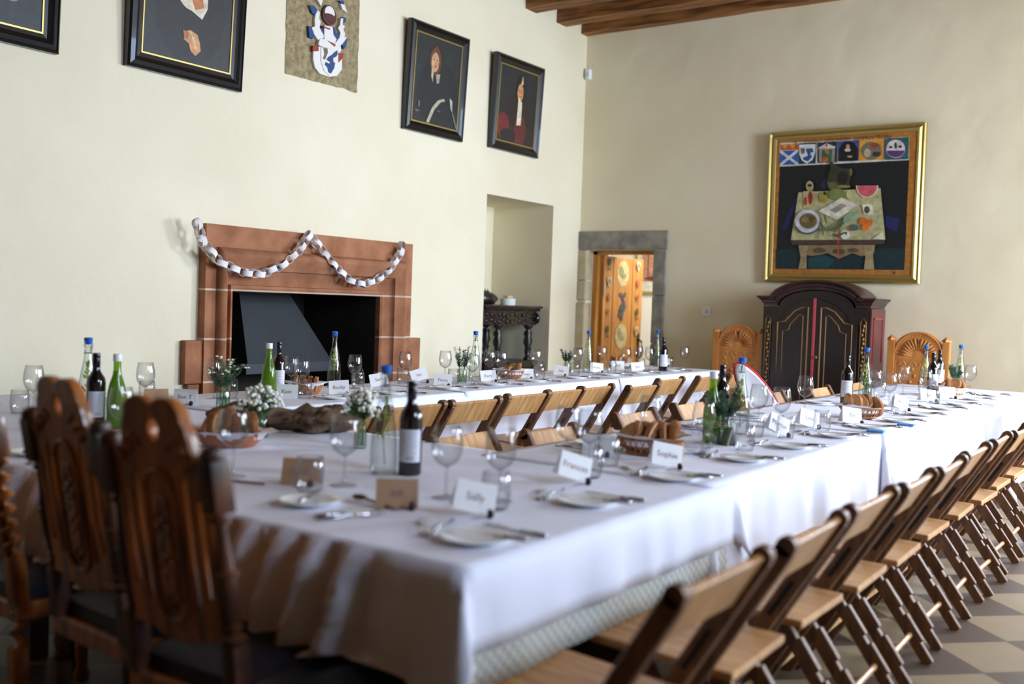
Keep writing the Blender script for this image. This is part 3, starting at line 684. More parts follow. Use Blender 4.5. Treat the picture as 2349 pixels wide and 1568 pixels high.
cloth('tablecloth', 'white tablecloth second from the camera on the long right table', -2.24, -1.325, 3.0, 5.12, .7535, (.3, .52, .45, .0), CL, 'white tablecloths', 2, .05, .045, .03)
cloth('tablecloth', 'white tablecloth third from the camera on the right table, hanging almost to the floor', -2.24, -1.31, 4.95, 7.5, .757, (.3, .70, .45, .0), CL, 'white tablecloths', 3, .05, .05, .05)
cloth('tablecloth', 'brightly lit white tablecloth at the far end of the long right table', -2.24, -1.20, 7.33, 8.75, .7605, (.3, .60, .55, .3), CL, 'white tablecloths', 4, .025, .05, .05)
cloth('tablecloth', 'white tablecloth on the left table in front of the fireplace', -4.66, -3.855, 3.11, 5.12, .7535, (.3, .45, .0, .0), CL, 'white tablecloths', 5, .022, .05, .05)
cloth('tablecloth', 'white tablecloth on the middle of the left table', -4.66, -3.85, 4.96, 7.06, .757, (.3, .5, .0, .0), CL, 'white tablecloths', 6, .03, .05, .06)
cloth('tablecloth', 'white tablecloth on the far end of the left table by the doorway', -4.66, -3.84, 6.90, 8.85, .7605, (.3, .5, .0, .4), CL, 'white tablecloths', 7, .02, .05, .06)
def table(x0, x1, y0, y1, label):
    t = thing('trestle_table', label, 'table', ((x0+x1)/2, (y0+y1)/2, 0), 0, 'trestle tables under the cloths')
    hx, hy = (x1-x0)/2, (y1-y0)/2
    bx('tabletop', (-hx, hx, -hy, hy, .71, .738), FOLDD, t, .004)
    bx('apron', (-hx+.06, hx-.06, -hy+.1, hy-.1, .64, .71), CARVD, t)
    for sx in (-1, 1):
        for sy in (-1, 1):
            bm = bmesh.new(); box(bm, sx*(hx-.12)-.035, sx*(hx-.12)+.035, sy*(hy-.2)-.035, sy*(hy-.2)+.035, 0, .71); bev(bm, .005); obj('leg', bm, CARVD, t)
    for sy in (-1, 1): bx('stretcher', (-hx+.12, hx-.12, sy*(hy-.2)-.02, sy*(hy-.2)+.02, .16, .22), CARVD, t)
table(-5.15, -3.3, 1.75, 3.10, 'dark table under the nearest cloth at its left end')
table(-3.28, -1.34, 1.74, 3.08, 'dark wooden table under the nearest cloth at the near corner')
table(-2.22, -1.345, 3.12, 4.94, 'table hidden under the second cloth of the right row')
table(-2.22, -1.32, 4.98, 7.32, 'table hidden under the third cloth of the right row')
table(-2.22, -1.24, 7.36, 8.74, 'table hidden under the farthest cloth of the right row')
table(-4.64, -3.88, 3.16, 4.95, 'table under the cloth before the fireplace')
table(-4.64, -3.88, 4.99, 6.88, 'table under the middle cloth of the left row')
table(-4.64, -3.89, 6.94, 8.83, 'table under the farthest cloth of the left row')

# ------------------------------------------------------------------ folding chairs (local: sitter faces +X)
def folding_chair():
    t = thing('folding_chair', 'x', 'chair')
    W = .205
    for s in (-1, 1):
        y = s*W
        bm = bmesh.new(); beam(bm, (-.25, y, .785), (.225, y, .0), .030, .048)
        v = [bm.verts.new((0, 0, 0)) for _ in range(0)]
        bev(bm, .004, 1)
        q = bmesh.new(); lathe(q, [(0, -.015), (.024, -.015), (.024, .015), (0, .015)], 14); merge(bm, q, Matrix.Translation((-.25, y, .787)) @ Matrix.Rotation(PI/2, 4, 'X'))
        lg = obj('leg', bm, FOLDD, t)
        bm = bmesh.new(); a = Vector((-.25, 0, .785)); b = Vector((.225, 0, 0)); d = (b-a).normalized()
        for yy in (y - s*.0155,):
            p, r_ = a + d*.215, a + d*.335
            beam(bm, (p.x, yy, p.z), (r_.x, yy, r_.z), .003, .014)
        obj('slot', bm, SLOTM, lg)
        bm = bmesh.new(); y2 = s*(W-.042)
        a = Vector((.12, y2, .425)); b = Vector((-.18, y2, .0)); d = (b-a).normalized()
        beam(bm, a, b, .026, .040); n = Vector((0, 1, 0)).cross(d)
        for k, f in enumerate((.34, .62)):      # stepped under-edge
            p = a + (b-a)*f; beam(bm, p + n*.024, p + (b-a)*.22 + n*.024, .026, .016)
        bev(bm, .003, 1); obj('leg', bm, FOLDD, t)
    bm = bmesh.new(); a = Vector((-.243, 0, .79)); b = Vector((-.172, 0, .672)); beam(bm, a, b, W*2-.03, .016)
    bmesh.ops.translate(bm, verts=bm.verts, vec=(-.012, 0, 0)); bev(bm, .004, 2); obj('backrest', bm, FOLD, t)
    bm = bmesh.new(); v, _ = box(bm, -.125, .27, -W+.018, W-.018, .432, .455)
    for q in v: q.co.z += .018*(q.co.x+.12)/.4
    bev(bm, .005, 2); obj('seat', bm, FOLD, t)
    bm = bmesh.new(); a = (-.113, 0, .095)
    tube(bm, [(-.108, -(W-.05), .102), (-.108, W-.05, .102)], .0105, 10); obj('stretcher', bm, FOLD, t)
    bm = bmesh.new(); tube(bm, [(.165, -W, .1), (.165, W, .1)], .0105, 10); obj('stretcher', bm, FOLD, t)
    bm = bmesh.new(); beam(bm, (.02, -W+.02, .415), (.02, W-.02, .415), .03, .03, (1, 0, 0)); obj('crossbar', bm, FOLDD, t)
    return t
FC = Maker(folding_chair())
for i, y in enumerate((1.92, 2.45, 2.97, 3.44, 3.89, 4.42, 4.94, 5.42, 5.92, 6.42, 6.92)):
    FC.put((-1.05 + random.uniform(-.012, .012), y, 0), PI + random.uniform(-.03, .03), 'wooden folding chair, %s from the camera in the row along the outer right table edge' % ORD[i], 'folding chairs along the right table')
for i, (x, y) in enumerate(((-3.53, 3.34), (-3.54, 3.85), (-3.52, 4.31), (-3.56, 4.86), (-3.58, 5.30), (-3.60, 5.71), (-3.46, 6.10), (-3.64, 6.87), (-3.60, 7.47), (-3.58, 8.05))):
    FC.put((x, y, 0), PI + random.uniform(-.03, .03), 'light folding chair before the left table, %s of that row counted from the camera' % ORD[i], 'folding chairs along the left table')
for i, (x, y) in enumerate(((-2.35, 3.33), (-2.21, 3.79), (-2.16, 4.50), (-2.20, 5.22), (-2.17, 6.35), (-2.11, 7.13), (-2.1, 7.95))):
    FC.put((x, y, 0), random.uniform(-.03, .03), 'folding chair on the inner side of the right table, %s from the camera' % ORD[i], 'folding chairs inside the table arms', .965 if i < 2 else None)

# ------------------------------------------------------------------ dark carved high-back chairs (local: sitter faces +Y)
def turned(bm, segs, x, y, z0, lean=0):
    """turned post: list of (radius, height) going up"""
    pass
def hb_chair(name, label, x, y, rz, twist=False, m=CARV, topz=1.0):
    t = thing(name, label, 'chair', (x, y, 0), rz, 'carved high-back chairs at the head table')
    lean = .11/.55
    def by(z): return -.205 - (z-.47)*lean*.9
    for s in (-1, 1):
        px = s*.19; bm = bmesh.new()
        # blocks
        for z0, z1, hw in ((0, .06, .022), (.20, .30, .024), (.42, .56, .024), (topz-.13, topz-.015, .028)):
            zc = (z0+z1)/2; q = bmesh.new(); box(q, px-hw, px+hw, -hw, hw, z0, z1)
            for v in q.verts: v.co.y += by(max(v.co.z, .47)) if v.co.z > .4 else -.205
            bev(q, .007, 2); merge(bm, q, Matrix())
        def run(z0, z1, n, fn):
            rings = []; seg = 14
            for i in range(n+1):
                z = z0 + (z1-z0)*i/n; r, ox, oy = fn(i/n); yy = by(z) if z > .4 else -.205
                rings.append([bm.verts.new((px + ox + r*math.cos(2*PI*k/seg), yy + oy + r*math.sin(2*PI*k/seg), z)) for k in range(seg)])
            for a, b in zip(rings, rings[1:]):
                for k in range(seg): bm.faces.new((a[k], a[(k+1) % seg], b[(k+1) % seg], b[k]))
        if twist:
            tw = lambda turns: (lambda f: (.0155, .011*math.cos(f*2*PI*turns*s), .011*math.sin(f*2*PI*turns*s)))
            run(.56, topz-.13, 90, tw(6.5)); run(.06, .20, 24, tw(2)); run(.30, .42, 20, tw(2))
        else:
            bal = lambda f: (.013 + .009*math.sin(PI*min(1, f*1.15))**2*(1 if f < .87 else .3) + (.008 if .02 < f % .5 < .06 else 0) + (.009 if .93 < f < .96 or .03 < f < .07 or .12 < f < .15 else 0), 0, 0)
            run(.56, topz-.13, 60, bal); run(.06, .20, 16, bal); run(.30, .42, 16, bal)
        # finial
        lathe_prof = [(.012, topz-.02), (.022, topz-.008), (.012, topz+.002), (.024, topz+.014), (.026, topz+.026), (.015, topz+.04), (0, topz+.044)] if twist else [(.026, topz-.018), (.028, topz-.006), (.024, topz+.008), (.012, topz+.016), (0, topz+.018)]
        lathe(bm, lathe_prof, 16, (px, by(topz)))
        obj('post', bm, CARVD if not twist else m, t, smooth='auto')
    # pierced back: outline and slots, in (x, height) then leaned
    T = topz
    out = [(-.165, .60), (-.13, .575), (-.09, .55), (-.04, .535), (.04, .535), (.09, .55), (.13, .575), (.165, .60), (0.165, T-0.04), (0.155, T-0.02), (0.14, T-0.03), (0.128, T-0.01), (0.122, T+0.02), (0.115, T+0.045), (0.105, T+0.055), (0.1, T+0.082), (0.08, T+0.098), (0.055, T+0.106), (0.03, T+0.104), (0.012, T+0.094), (0, T+.09), (-0.012, T+0.094), (-0.03, T+0.104), (-0.055, T+0.106), (-0.08, T+0.098), (-0.1, T+0.082), (-0.105, T+0.055), (-0.115, T+0.045), (-0.122, T+0.02), (-0.128, T-0.01), (-0.14, T-0.03), (-0.155, T-0.02), (-.165, T-.04)]
    def slot(x0, x1, z0, z1): return [(x0, z0+.012), ((x0+x1)/2, z0), (x1, z0+.012), (x1, z1-.012), ((x0+x1)/2, z1), (x0, z1-.012)]
    holes = [slot(-.150, -.122, .64, T-.10), slot(.122, .150, .64, T-.10), slot(-.104, -.076, .61, T-.06), slot(.076, .104, .61, T-.06), ell(0, T+.036, .024, .030, 16), ell(-.055, T+.0, .009, .014, 10), ell(.055, T+.0, .009, .014, 10), ell(-.10, T-.055, .007, .01, 8), ell(.10, T-.055, .007, .01, 8)]
    bm = curve_bm([out] + holes, .012, .004)
    for v in bm.verts: v.co = Vector((v.co.x, by(v.co.y) + v.co.z, v.co.y))
    obj('pierced_back', bm, m, t)
    # raised carved border of the middle panel
    path = [(-.055, T-.10)] + [(-.055, z) for z in (.85, .75, .66)] + [(.055*math.cos(a), .63 + .045*math.sin(a)) for a in [PI + PI*k/10 for k in range(11)]] + [(.055, z) for z in (.66, .75, .85)] + [(.055, T-.10)] + [(.055*math.cos(a), T-.10 + .045*math.sin(a)) for a in [PI*k/10 for k in range(1, 10)]]
    bm = bmesh.new()
    for off in (-.018, .018): tube(bm, [(px, by(pz) + off, pz) for px, pz in path + path[:1]], .0065, 6)
    obj('panel_moulding', bm, m, t, smooth=True)
    bm = bmesh.new()
    for k in range(16):
        z = .62 + k*(T-.74)/15; 
        for sx in (-1, 1): blob(bm, (sx*.02*math.sin(k*1.3), by(z) - .016, z), (.022, .008, .014), 1, .4, seed=k)
    obj('carved_foliage', bm, m, t, smooth=True)
    for sx in (-1, 1):
        bm = bmesh.new()
        for k in range(7): blob(bm, (sx*(.05 + .015*k), by(T) - .014, T+.04 - .011*k - .02*(k % 2)), .012, 1, .2, seed=k)
        obj('crest_scroll', bm, m, t, smooth=True)
    # lower rail, seat, cushion, legs
    bx('lower_rail', (-.17, .17, by(.58)-.015, by(.58)+.015, .555, .60), m, t, .005)
    bm = bmesh.new(); box(bm, -.215, .215, -.22, .24, .37, .425); bev(bm, .008); obj('seat_frame', bm, m, t)
    bm = bmesh.new(); bmesh.ops.create_cube(bm, size=1)
    bmesh.ops.subdivide_edges(bm, edges=bm.edges, cuts=8, use_grid_fill=True)
    for v in bm.verts:
        u, w_ = v.co.x*2, v.co.y*2; k = (1-abs(u)**3.5)*(1-abs(w_)**3.5)
        top = v.co.z > 0
        v.co = Vector((u*.205, w_*.21 + .015, .428 + (.035 + .035*k**.5 if top else 0)*(abs(v.co.z)*2)))
    obj('seat_cushion', bm, NAVY, t, smooth='auto')
    for s in (-1, 1):
        bm = bmesh.new(); lathe(bm, [(.022, 0), (.028, .02), (.018, .05), (.024, .12), (.014, .2), (.024, .28), (.016, .33), (.026, .37), (.026, .40)], 14, (s*.19, .205)); obj('leg', bm, m, t, smooth=True)
    bm = bmesh.new(); tube(bm, [(-.19, .2, .22), (.19, .2, .22)], .014, 10); obj('stretcher', bm, m, t, smooth=True)
    t.scale = (.9, 1, 1)
    return t
hb_chair('carved_chair', 'dark carved chair nearest the middle, reddish brown pierced back and oval crest hole', -1.905, 1.655, math.radians(2), topz=.985)
hb_chair('carved_chair', 'dark brown carved chair with oval hole in its crest, second from the left photo edge', -2.40, 1.745, math.radians(-3), topz=.985)
hb_chair('carved_chair', 'carved chair with barley twist post, cut by the left edge of the photo', -2.93, 1.73, math.radians(0), True, CARV, topz=.975)
# tufted stool to the right of them
t = thing('upholstered_stool', 'low stool with black tufted leather seat tucked under the nearest cloth', 'stool', (-1.58, 1.62, 0))
bm = bmesh.new(); bmesh.ops.create_cube(bm, size=1); bmesh.ops.subdivide_edges(bm, edges=bm.edges, cuts=14, use_grid_fill=True)
for v in bm.verts:
    u, w_ = v.co.x*2, v.co.y*2; k = max(0, (1-abs(u)**4)*(1-abs(w_)**4)); top = v.co.z > 0
    tuft = .012*(math.cos(u*PI*2.5)*math.cos(w_*PI*2.5))
    v.co = Vector((u*.20, w_*.27, .36 + (.07 + .05*k**.5 + tuft*k if top else 0)*(abs(v.co.z)*2)))
obj('seat_cushion', bm, mat('black_leather', (20, 22, 26), .4, bump=.2, bscale=14), t, smooth='auto')
for sx in (-1, 1):
    for sy in (-1, 1): bm = bmesh.new(); lathe(bm, [(.016, 0), (.026, .1), (.018, .2), (.028, .3), (.028, .36)], 12, (sx*.16, sy*.21)); obj('leg', bm, CARVD, t, smooth=True)
bx('seat_rail', (-.18, .18, -.24, .24, .31, .36), CARVD, t, .005)

# ------------------------------------------------------------------ furniture against the far walls
DBR = mat('black_brown_lacquer', (30, 24, 22), .3, rgb2=(44, 32, 28), scale=3, stretch=(6, 6, .5))
RBR = mat('red_brown_lacquer', (96, 40, 42), .3, rgb2=(72, 34, 34), scale=4)
GLD = mat('gilt_moulding', (150, 112, 66), .5, .3)
arm = thing('armoire', 'dark lacquered cupboard with arched top and gilt panel mouldings against the end wall', 'cupboard', (-3.05, 9.05, 0))
arm_x0, arm_x1 = -.49, .49
out = [(arm_x0, .02), (arm_x1, .02), (arm_x1, 1.38)] + [(.34*math.cos(a), 1.38 + .15*math.sin(a)) for a in [PI*k/20 for k in range(21)]] + [(arm_x0, 1.38)]
bm = curve_bm([out], .21, 0)
for v in bm.verts: v.co = Vector((v.co.x, .215 + v.co.z, v.co.y))
obj('body', bm, DBR, arm)
bx('side_panel', (arm_x1-.004, arm_x1+.012, .0, .43, .02, 1.38), RBR, arm, .003)
bm = bmesh.new()
for y0, y1, z0, z1 in ((.07, .085, .9, 1.30), (.345, .36, .9, 1.30), (.07, .36, 1.285, 1.30)): box(bm, arm_x1+.012, arm_x1+.018, y0, y1, z0, z1)
obj('side_moulding', bm, mat('red_line_paint', (150, 50, 52), .5), arm)
# arched cornice
cpath = [(arm_x0-.0, 1.385), (-.36, 1.385)] + [(.36*math.cos(a), 1.385 + .155*math.sin(a)) for a in [PI - PI*k/18 for k in range(1, 18)]] + [(.36, 1.385), (arm_x1, 1.385)]
prof2 = [(0, .0), (0, .02), (.012, .03), (.02, .05), (.036, .062), (.05, .075), (.05, .088), (0, .09)]
bm = bmesh.new(); rings = []
for k, (x, z) in enumerate(cpath):
    a = cpath[max(0, k-1)]; b = cpath[min(len(cpath)-1, k+1)]; d = Vector((b[0]-a[0], b[1]-a[1])).normalized(); n = Vector((-d.y, d.x))
    if n.y < 0: n = -n
    if k in (1, len(cpath)-2): n = Vector((0, 1))
    ex = -.05 if k == 0 else (.05 if k == len(cpath)-1 else 0)
    rings.append([bm.verts.new((x + n.x*h + (ex*o/.05 if ex else 0), -o, z + n.y*h)) for o, h in prof2] + [bm.verts.new((x + n.x*h + (ex*o/.05 if ex else 0), .44, z + n.y*h)) for o, h in reversed(prof2)])
for a, b in zip(rings, rings[1:]):
    for k in range(len(a)): bm.faces.new((a[k], a[(k+1) % len(a)], b[(k+1) % len(a)], b[k]))
for rg in (rings[0], rings[-1]): bm.faces.new(rg)
obj('cornice', bm, mat('cornice_lacquer', (40, 26, 26), .3, rgb2=(70, 42, 40), scale=3), arm)
for s in (-1, 1):
    bm = bmesh.new()
    o_ = [(s*.012, .05), (s*.385, .05), (s*.385, 1.22), (s*.30, 1.25), (s*.27, 1.32), (s*.18, 1.40), (s*.08, 1.44), (s*.012, 1.45)]
    bm = curve_bm([o_], .008, .002)
    for v in bm.verts: v.co = Vector((v.co.x, -.008 + v.co.z, v.co.y))
    dr = obj('door', bm, DBR, arm)
    bm = bmesh.new()
    p1 = [(s*.06, .12), (s*.06, 1.38), (s*.11, 1.375), (s*.18, 1.345), (s*.25, 1.27), (s*.27, 1.245), (s*.34, 1.235), (s*.34, .12)]
    tube(bm, [(a, -.018, b) for a, b in p1 + p1[:1]], .007, 6)
    obj('gilt_moulding', bm, GLD, dr)
    bm = bmesh.new()
    p2 = [(s*.105, .17), (s*.105, 1.30), (s*.13, 1.31), (s*.15, 1.295), (s*.22, 1.22), (s*.235, 1.17), (s*.29, 1.15), (s*.29, .17)]
    tube(bm, [(a, -.018, b) for a, b in p2 + p2[:1]], .0045, 6)
    obj('gilt_moulding', bm, GLD, dr)
    bm = bmesh.new(); blob(bm, (s*.435, -.004, .75), (.0, .0, .0), 1)
    bm.clear()
    pr = [(s*(.435 + .022*math.cos(a)), z) for a, z in ((PI, .3), (PI, 1.25))] 
    tube(bm, [(s*.412, -.006, .3), (s*.412, -.006, 1.26), (s*.435, -.006, 1.30), (s*.458, -.006, 1.26), (s*.458, -.006, .3)], .004, 6)
    for k in range(24): blob(bm, (s*.435 + .007*math.sin(k*1.7), -.006, .33 + k*.039), (.013, .012, .02), 1, .6, seed=k)
    obj('gilt_carving', bm, GLD, arm, smooth=True)
bx('red_closing_strip', (-.012, .012, -.028, -.012, .06, 1.46), mat('rose_red_paint', (190, 70, 84), .45), arm, .002)
bm = bmesh.new(); lathe(bm, [(.006, 0), (.006, .015), (.013, .02), (.013, .03), (0, .034)], 14, M=Matrix.Translation((.035, -.016, .93)) @ Matrix.Rotation(PI/2, 4, 'X')); obj('door_knob', bm, GLD, arm, smooth=True)

# two carved fan-back chairs by the end wall
FANW = mat('honey_oak', (184, 116, 52), .45, rgb2=(206, 140, 74), scale=5, stretch=(3, 3, .7))
def fan_chair(label, x, y, rz=0):
    t = thing('fan_back_chair', label, 'chair', (x, y, 0), rz, 'carved fan-back chairs')
    for s in (-1, 1):
        bm = bmesh.new(); box(bm, s*.225-.03, s*.225+.03, -.03, .03, 0, 1.12); bev(bm, .005); lathe(bm, [(.042, 1.12), (.042, 1.132), (0, 1.165)], 4, (s*.225, 0), M=None); obj('post', bm, FANW, t)
        bx('leg', (s*.225-.025, s*.225+.025, -.47, -.42, 0, .42), FANW, t, .004)
        bx('arm_rail', (s*.225-.02, s*.225+.02, -.45, -.03, .2, .24), FANW, t, .003)
    out = [(-.2, .5), (.2, .5), (.2, 1.03)] + [(.2*math.cos(a), 1.03 + .165*math.sin(a)) for a in [PI*k/20 for k in range(1, 20)]] + [(-.2, 1.03)]
    bm = curve_bm([out], .012, .003)
    for v in bm.verts: v.co = Vector((v.co.x, v.co.z, v.co.y))
    bk = obj('backrest', bm, FANW, t)
    bm = bmesh.new()
    for k in range(15):
        a = PI*(k+.5)/15; c, s_ = math.cos(a), math.sin(a)
        tube(bm, [(c*.055, -.016, .985 + s_*.05), (c*.115, -.022, .985 + s_*.115), (c*.152, -.018, .985 + s_*.155)], [.004, .009, .010], 8)
    obj('fan_carving', bm, FANW, bk, smooth=True)
    bm = bmesh.new(); tube(bm, [(.192*math.cos(a), -.016, 1.0 + .185*math.sin(a)) for a in [PI*k/24 for k in range(25)]], .008, 8)
    for k in range(26): a = PI*(k+.5)/26; blob(bm, (.177*math.cos(a), -.016, 1.0 + .165*math.sin(a)), .006, 1)
    obj('arch_moulding', bm, FANW, bk, smooth=True)
    bm = bmesh.new(); box(bm, -.2, .2, -.022, -.01, .955, .975); box(bm, -.2, .2, -.022, -.01, .60, .62); box(bm, -.2, -.18, -.022, -.01, .6, .96); box(bm, .18, .2, -.022, -.01, .6, .96); obj('panel_rail', bm, FANW, bk)
    for k in range(4):
        bm = bmesh.new(); cx = -.13 + k*.087
        tube(bm, [(cx + .03*math.cos(a), -.015, .90 + .035*math.sin(a)) for a in [PI*j/8 for j in range(9)]], .006, 6)
        for j in range(4): blob(bm, (cx + .02*math.sin(j*2), -.014, .87 - j*.055), (.018, .008, .02), 1, .5, seed=j+k)
        obj('leaf_carving', bm, FANW, bk, smooth=True)
    bx('seat', (-.25, .25, -.48, .02, .42, .46), FANW, t, .008)
    return t
fan_chair('honey oak chair with carved fan back in shadow left of the dark cupboard', -3.80, 9.12)
fan_chair('brightly lit honey oak chair with carved fan back right of the dark cupboard', -2.16, 9.12)

# console table in the recess
BLK = mat('ebonised_oak', (22, 17, 16), .3, rgb2=(46, 34, 28), scale=10)
ct = thing('carved_console', 'black carved console with figure legs standing in the wall recess', 'console table', (-6.28, 8.42, 0))
bx('tabletop', (-.34, .36, -.50, .50, 1.275, 1.30), BLK, ct, .006)
bm = bmesh.new(); box(bm, -.33, .335, -.485, .485, 1.245, 1.275)
for k in range(30): blob(bm, (.34, -.47 + k*.0324, 1.258), (.008, .012, .011), 1)
obj('bead_moulding', bm, BLK, ct, smooth='auto')
bx('frieze', (-.32, .31, -.46, .46, 1.10, 1.245), BLK, ct, .004)
bm = bmesh.new()
for k in range(26): blob(bm, (.312, -.42 + (k % 13)*.07, 1.14 + .06*(k//13) + .012*math.sin(k*2)), (.012, .026, .022), 1, .6, seed=k)
blob(bm, (.33, .44, 1.17), (.03, .03, .06), 2, .4); obj('frieze_carving', bm, mat('polished_ebony', (34, 26, 24), .15, coat=.5), ct, smooth=True)
for sx, sy in ((.27, .37), (.27, -.17), (-.28, .37), (-.28, -.17)):
    bm = bmesh.new(); lathe(bm, [(.04, .73), (.045, .75), (.025, .77), (.035, .82), (.03, .86), (.05, .93), (.035, .98), (.045, 1.02), (.02, 1.05), (.05, 1.08), (.05, 1.10)], 12, (sx, sy))
    for k in range(6): blob(bm, (sx + .03*math.cos(k*2), sy + .03*math.sin(k*2), .85 + k*.03), .02, 1, .4, seed=k)
    obj('leg', bm, BLK, ct, smooth=True)
bx('shelf', (-.32, .34, -.46, .46, .66, .73), BLK, ct, .006)
bx('lower_case', (-.32, .31, -.45, .45, .03, .66), BLK, ct, .004)
bx('mirror_back', (-.315, -.30, -.14, .34, .74, 1.08), mat('aged_mirror', (150, 164, 156), .35, rgb2=(110, 126, 120), scale=8), ct)
t = thing('animal_carving', 'black spiny carved animal figure on the console in the recess', 'sculpture', (-6.16, 8.18, 1.30))
bm = bmesh.new(); blob(bm, (0, .04, .062), (.08, .17, .072), 3, .25, seed=3); blob(bm, (0, -.13, .10), (.05, .07, .06), 2, .3)
for k in range(9): a = k*.7; lathe(bm, [(.018, 0), (0, .07)], 6, M=Matrix.Translation((.03*math.cos(a), -.14 + k*.025, .10)) @ Matrix.Rotation(.3*math.sin(k), 4, 'X'))
obj('carved_body', bm, BLK, t, smooth=True)
t = thing('china_pot', 'white lidded pot with beige box on top on the recess console', 'pot', (-6.12, 8.56, 1.30))
bm = bmesh.new(); lathe(bm, [(0, 0), (.075, 0), (.08, .01), (.08, .055), (.083, .06), (.083, .068), (0, .07)], 24); obj('pot_body', bm, CHINA, t, smooth='auto')
bx('lid_box', (-.03, .03, -.045, .045, .07, .10), mat('beige_board', (196, 176, 130), .8), t, .003)

# ------------------------------------------------------------------ tableware
TZ = .7585
def zt(x, y):
    """height of the cloth under a point"""
    if x < -3.86 and y > 3.13: return .7545 if y < 4.95 else (.758 if y < 6.9 else .7615)
    if y < 3.12: return .7525
    return .7545 if y < 4.95 else (.758 if y < 7.33 else .7615)
def at(x, y): return (x, y, zt(x, y))
# wine glass
t = thing('wine_glass', 'x', 'wine glass')
bm = bmesh.new()
lathe(bm, [(.0, .084), (.010, .086), (.022, .094), (.030, .103), (.0355, .118), (.0385, .135), (.0382, .150), (.037, .160), (.034, .18), (.031, .1975), (.0300, .198)], 32); obj('bowl', bm, GL, t, smooth=True)
bm = bmesh.new(); lathe(bm, [(.034, 0), (.033, .002), (.012, .004), (.005, .009), (.0034, .02), (.0033, .07), (.005, .082), (.009, .086)], 24); obj('stem', bm, GL, t, smooth=True)
for c_ in t.children:
    for v in c_.data.vertices: v.co = (v.co.x*1.17, v.co.y*1.17, v.co.z*1.07)
WG = Maker(t)
bm = bmesh.new(); lathe(bm, [(0, 0), (.026, 0), (.031, .004), (.036, .03), (.0355, .06), (.0325, .092), (.0315, .0925)], 30)
for v in bm.verts: v.co = (v.co.x*1.13, v.co.y*1.13, v.co.z*1.14)
TB = Maker(tag(obj('water_glass', bm, GL, smooth=True), 'x', 'glass'))
bm = bmesh.new(); lathe(bm, [(0, .002), (.045, .0), (.05, .001), (.062, .006), (.082, .013), (.085, .017), (.082, .017), (.06, .010), (.048, .006), (0, .006)], 40)
PT = Maker(tag(obj('side_plate', bm, CHINA, smooth=True), 'x', 'plate'))
# knife, fork, spoon along +X
def knife():
    t = thing('table_knife', 'x', 'knife')
    bm = bmesh.new(); pts = [(-.01, -.008), (.075, -.009), (.105, -.006), (.115, .004), (.10, .008), (-.01, .007)]
    q_ = curve_bm([pts], .0008); merge(bm, q_, Matrix.Translation((0, 0, .004))); obj('blade', bm, SILV, t)
    bm = bmesh.new(); tube(bm, [(-.095, 0, .004), (-.05, 0, .0045), (-.01, 0, .004)], [.0065, .006, .0045], 8); obj('handle', bm, SILV, t, smooth=True); return t
def forks(name, spoon):
    t = thing(name, 'x', 'spoon' if spoon else 'fork')
    bm = bmesh.new()
    if spoon: blob(bm, (.08, 0, .007), (.026, .018, .005), 2)
    else:
        merge(bm, curve_bm([[(.035, -.004), (.05, -.011), (.062, -.012), (.062, .012), (.05, .011), (.035, .004)]], .001), Matrix.Translation((0, 0, .006)))
        for k in range(4): tube(bm, [(.06, -.0105 + k*.007, .006), (.095, -.0105 + k*.007, .008)], .0016, 6)
    obj('bowl' if spoon else 'tines', bm, SILV, t, smooth=True if spoon else False)
    bm = bmesh.new(); tube(bm, [(-.09, 0, .005), (-.04, 0, .005), (.0, 0, .011), (.05, 0, .007)], [.0055, .004, .0028, .003], 8); obj('handle', bm, SILV, t, smooth=True); return t
KN, FK, SP = Maker(knife()), Maker(forks('table_fork', False)), Maker(forks('dessert_spoon', True))
# swing-top bottle
HERB = mat('bottle_herbs', (60, 92, 30), .7, rgb2=(190, 196, 90), scale=20)
t = thing('swing_top_bottle', 'x', 'bottle')
bm = bmesh.new(); lathe(bm, [(0, .004), (.034, 0), (.039, .006), (.041, .03), (.040, .09), (.036, .14), (.026, .20), (.0165, .25), (.0145, .28), (.0145, .295), (.0175, .298), (.0175, .308), (.012, .31)], 28); obj('bottle_body', bm, GLB, t, smooth='auto')
bm = bmesh.new(); lathe(bm, [(.010, .305), (.016, .312), (.0175, .332), (.012, .334), (.011, .325), (0, .326)], 18)
obj('stopper', bm, BLUE, t, smooth='auto')
bm = bmesh.new()
for s in (-1, 1): tube(bm, [(0, s*.014, .325), (.002, s*.022, .31), (.002, s*.024, .285), (-.004, s*.019, .265), (-.004, s*.0165, .27), (0, s*.018, .30)], .0014, 6)
lathe(bm, [(.0155, .268), (.017, .269), (.0155, .271)], 16); obj('wire_clip', bm, WIRE, t)
bm = bmesh.new(); tube(bm, [(.004, 0, .03), (-.004, .003, .12), (.003, -.002, .2), (0, 0, .24)], .0025, 6)
rr_ = random.Random(2)
for k in range(34):
    z = .10 + rr_.random()*.13; a = rr_.random()*6.28; R_ = .018 if z < .17 else .008
    p = Vector((R_*math.cos(a)*rr_.random(), R_*math.sin(a)*rr_.random(), z)); d = Vector((math.cos(a)*.5, math.sin(a)*.5, .9))*.022
    if z > .18: d *= .6
    v = [bm.verts.new(p), bm.verts.new(p + d*.5 + Vector((.003, .003, 0))), bm.verts.new(p + d), bm.verts.new(p + d*.5 - Vector((.003, .003, 0)))]; bm.faces.new(v)
blob(bm, (.006, .002, .225), (.006, .006, .018), 1)
obj('herb_sprig', bm, HERB, t)
SB = Maker(t)
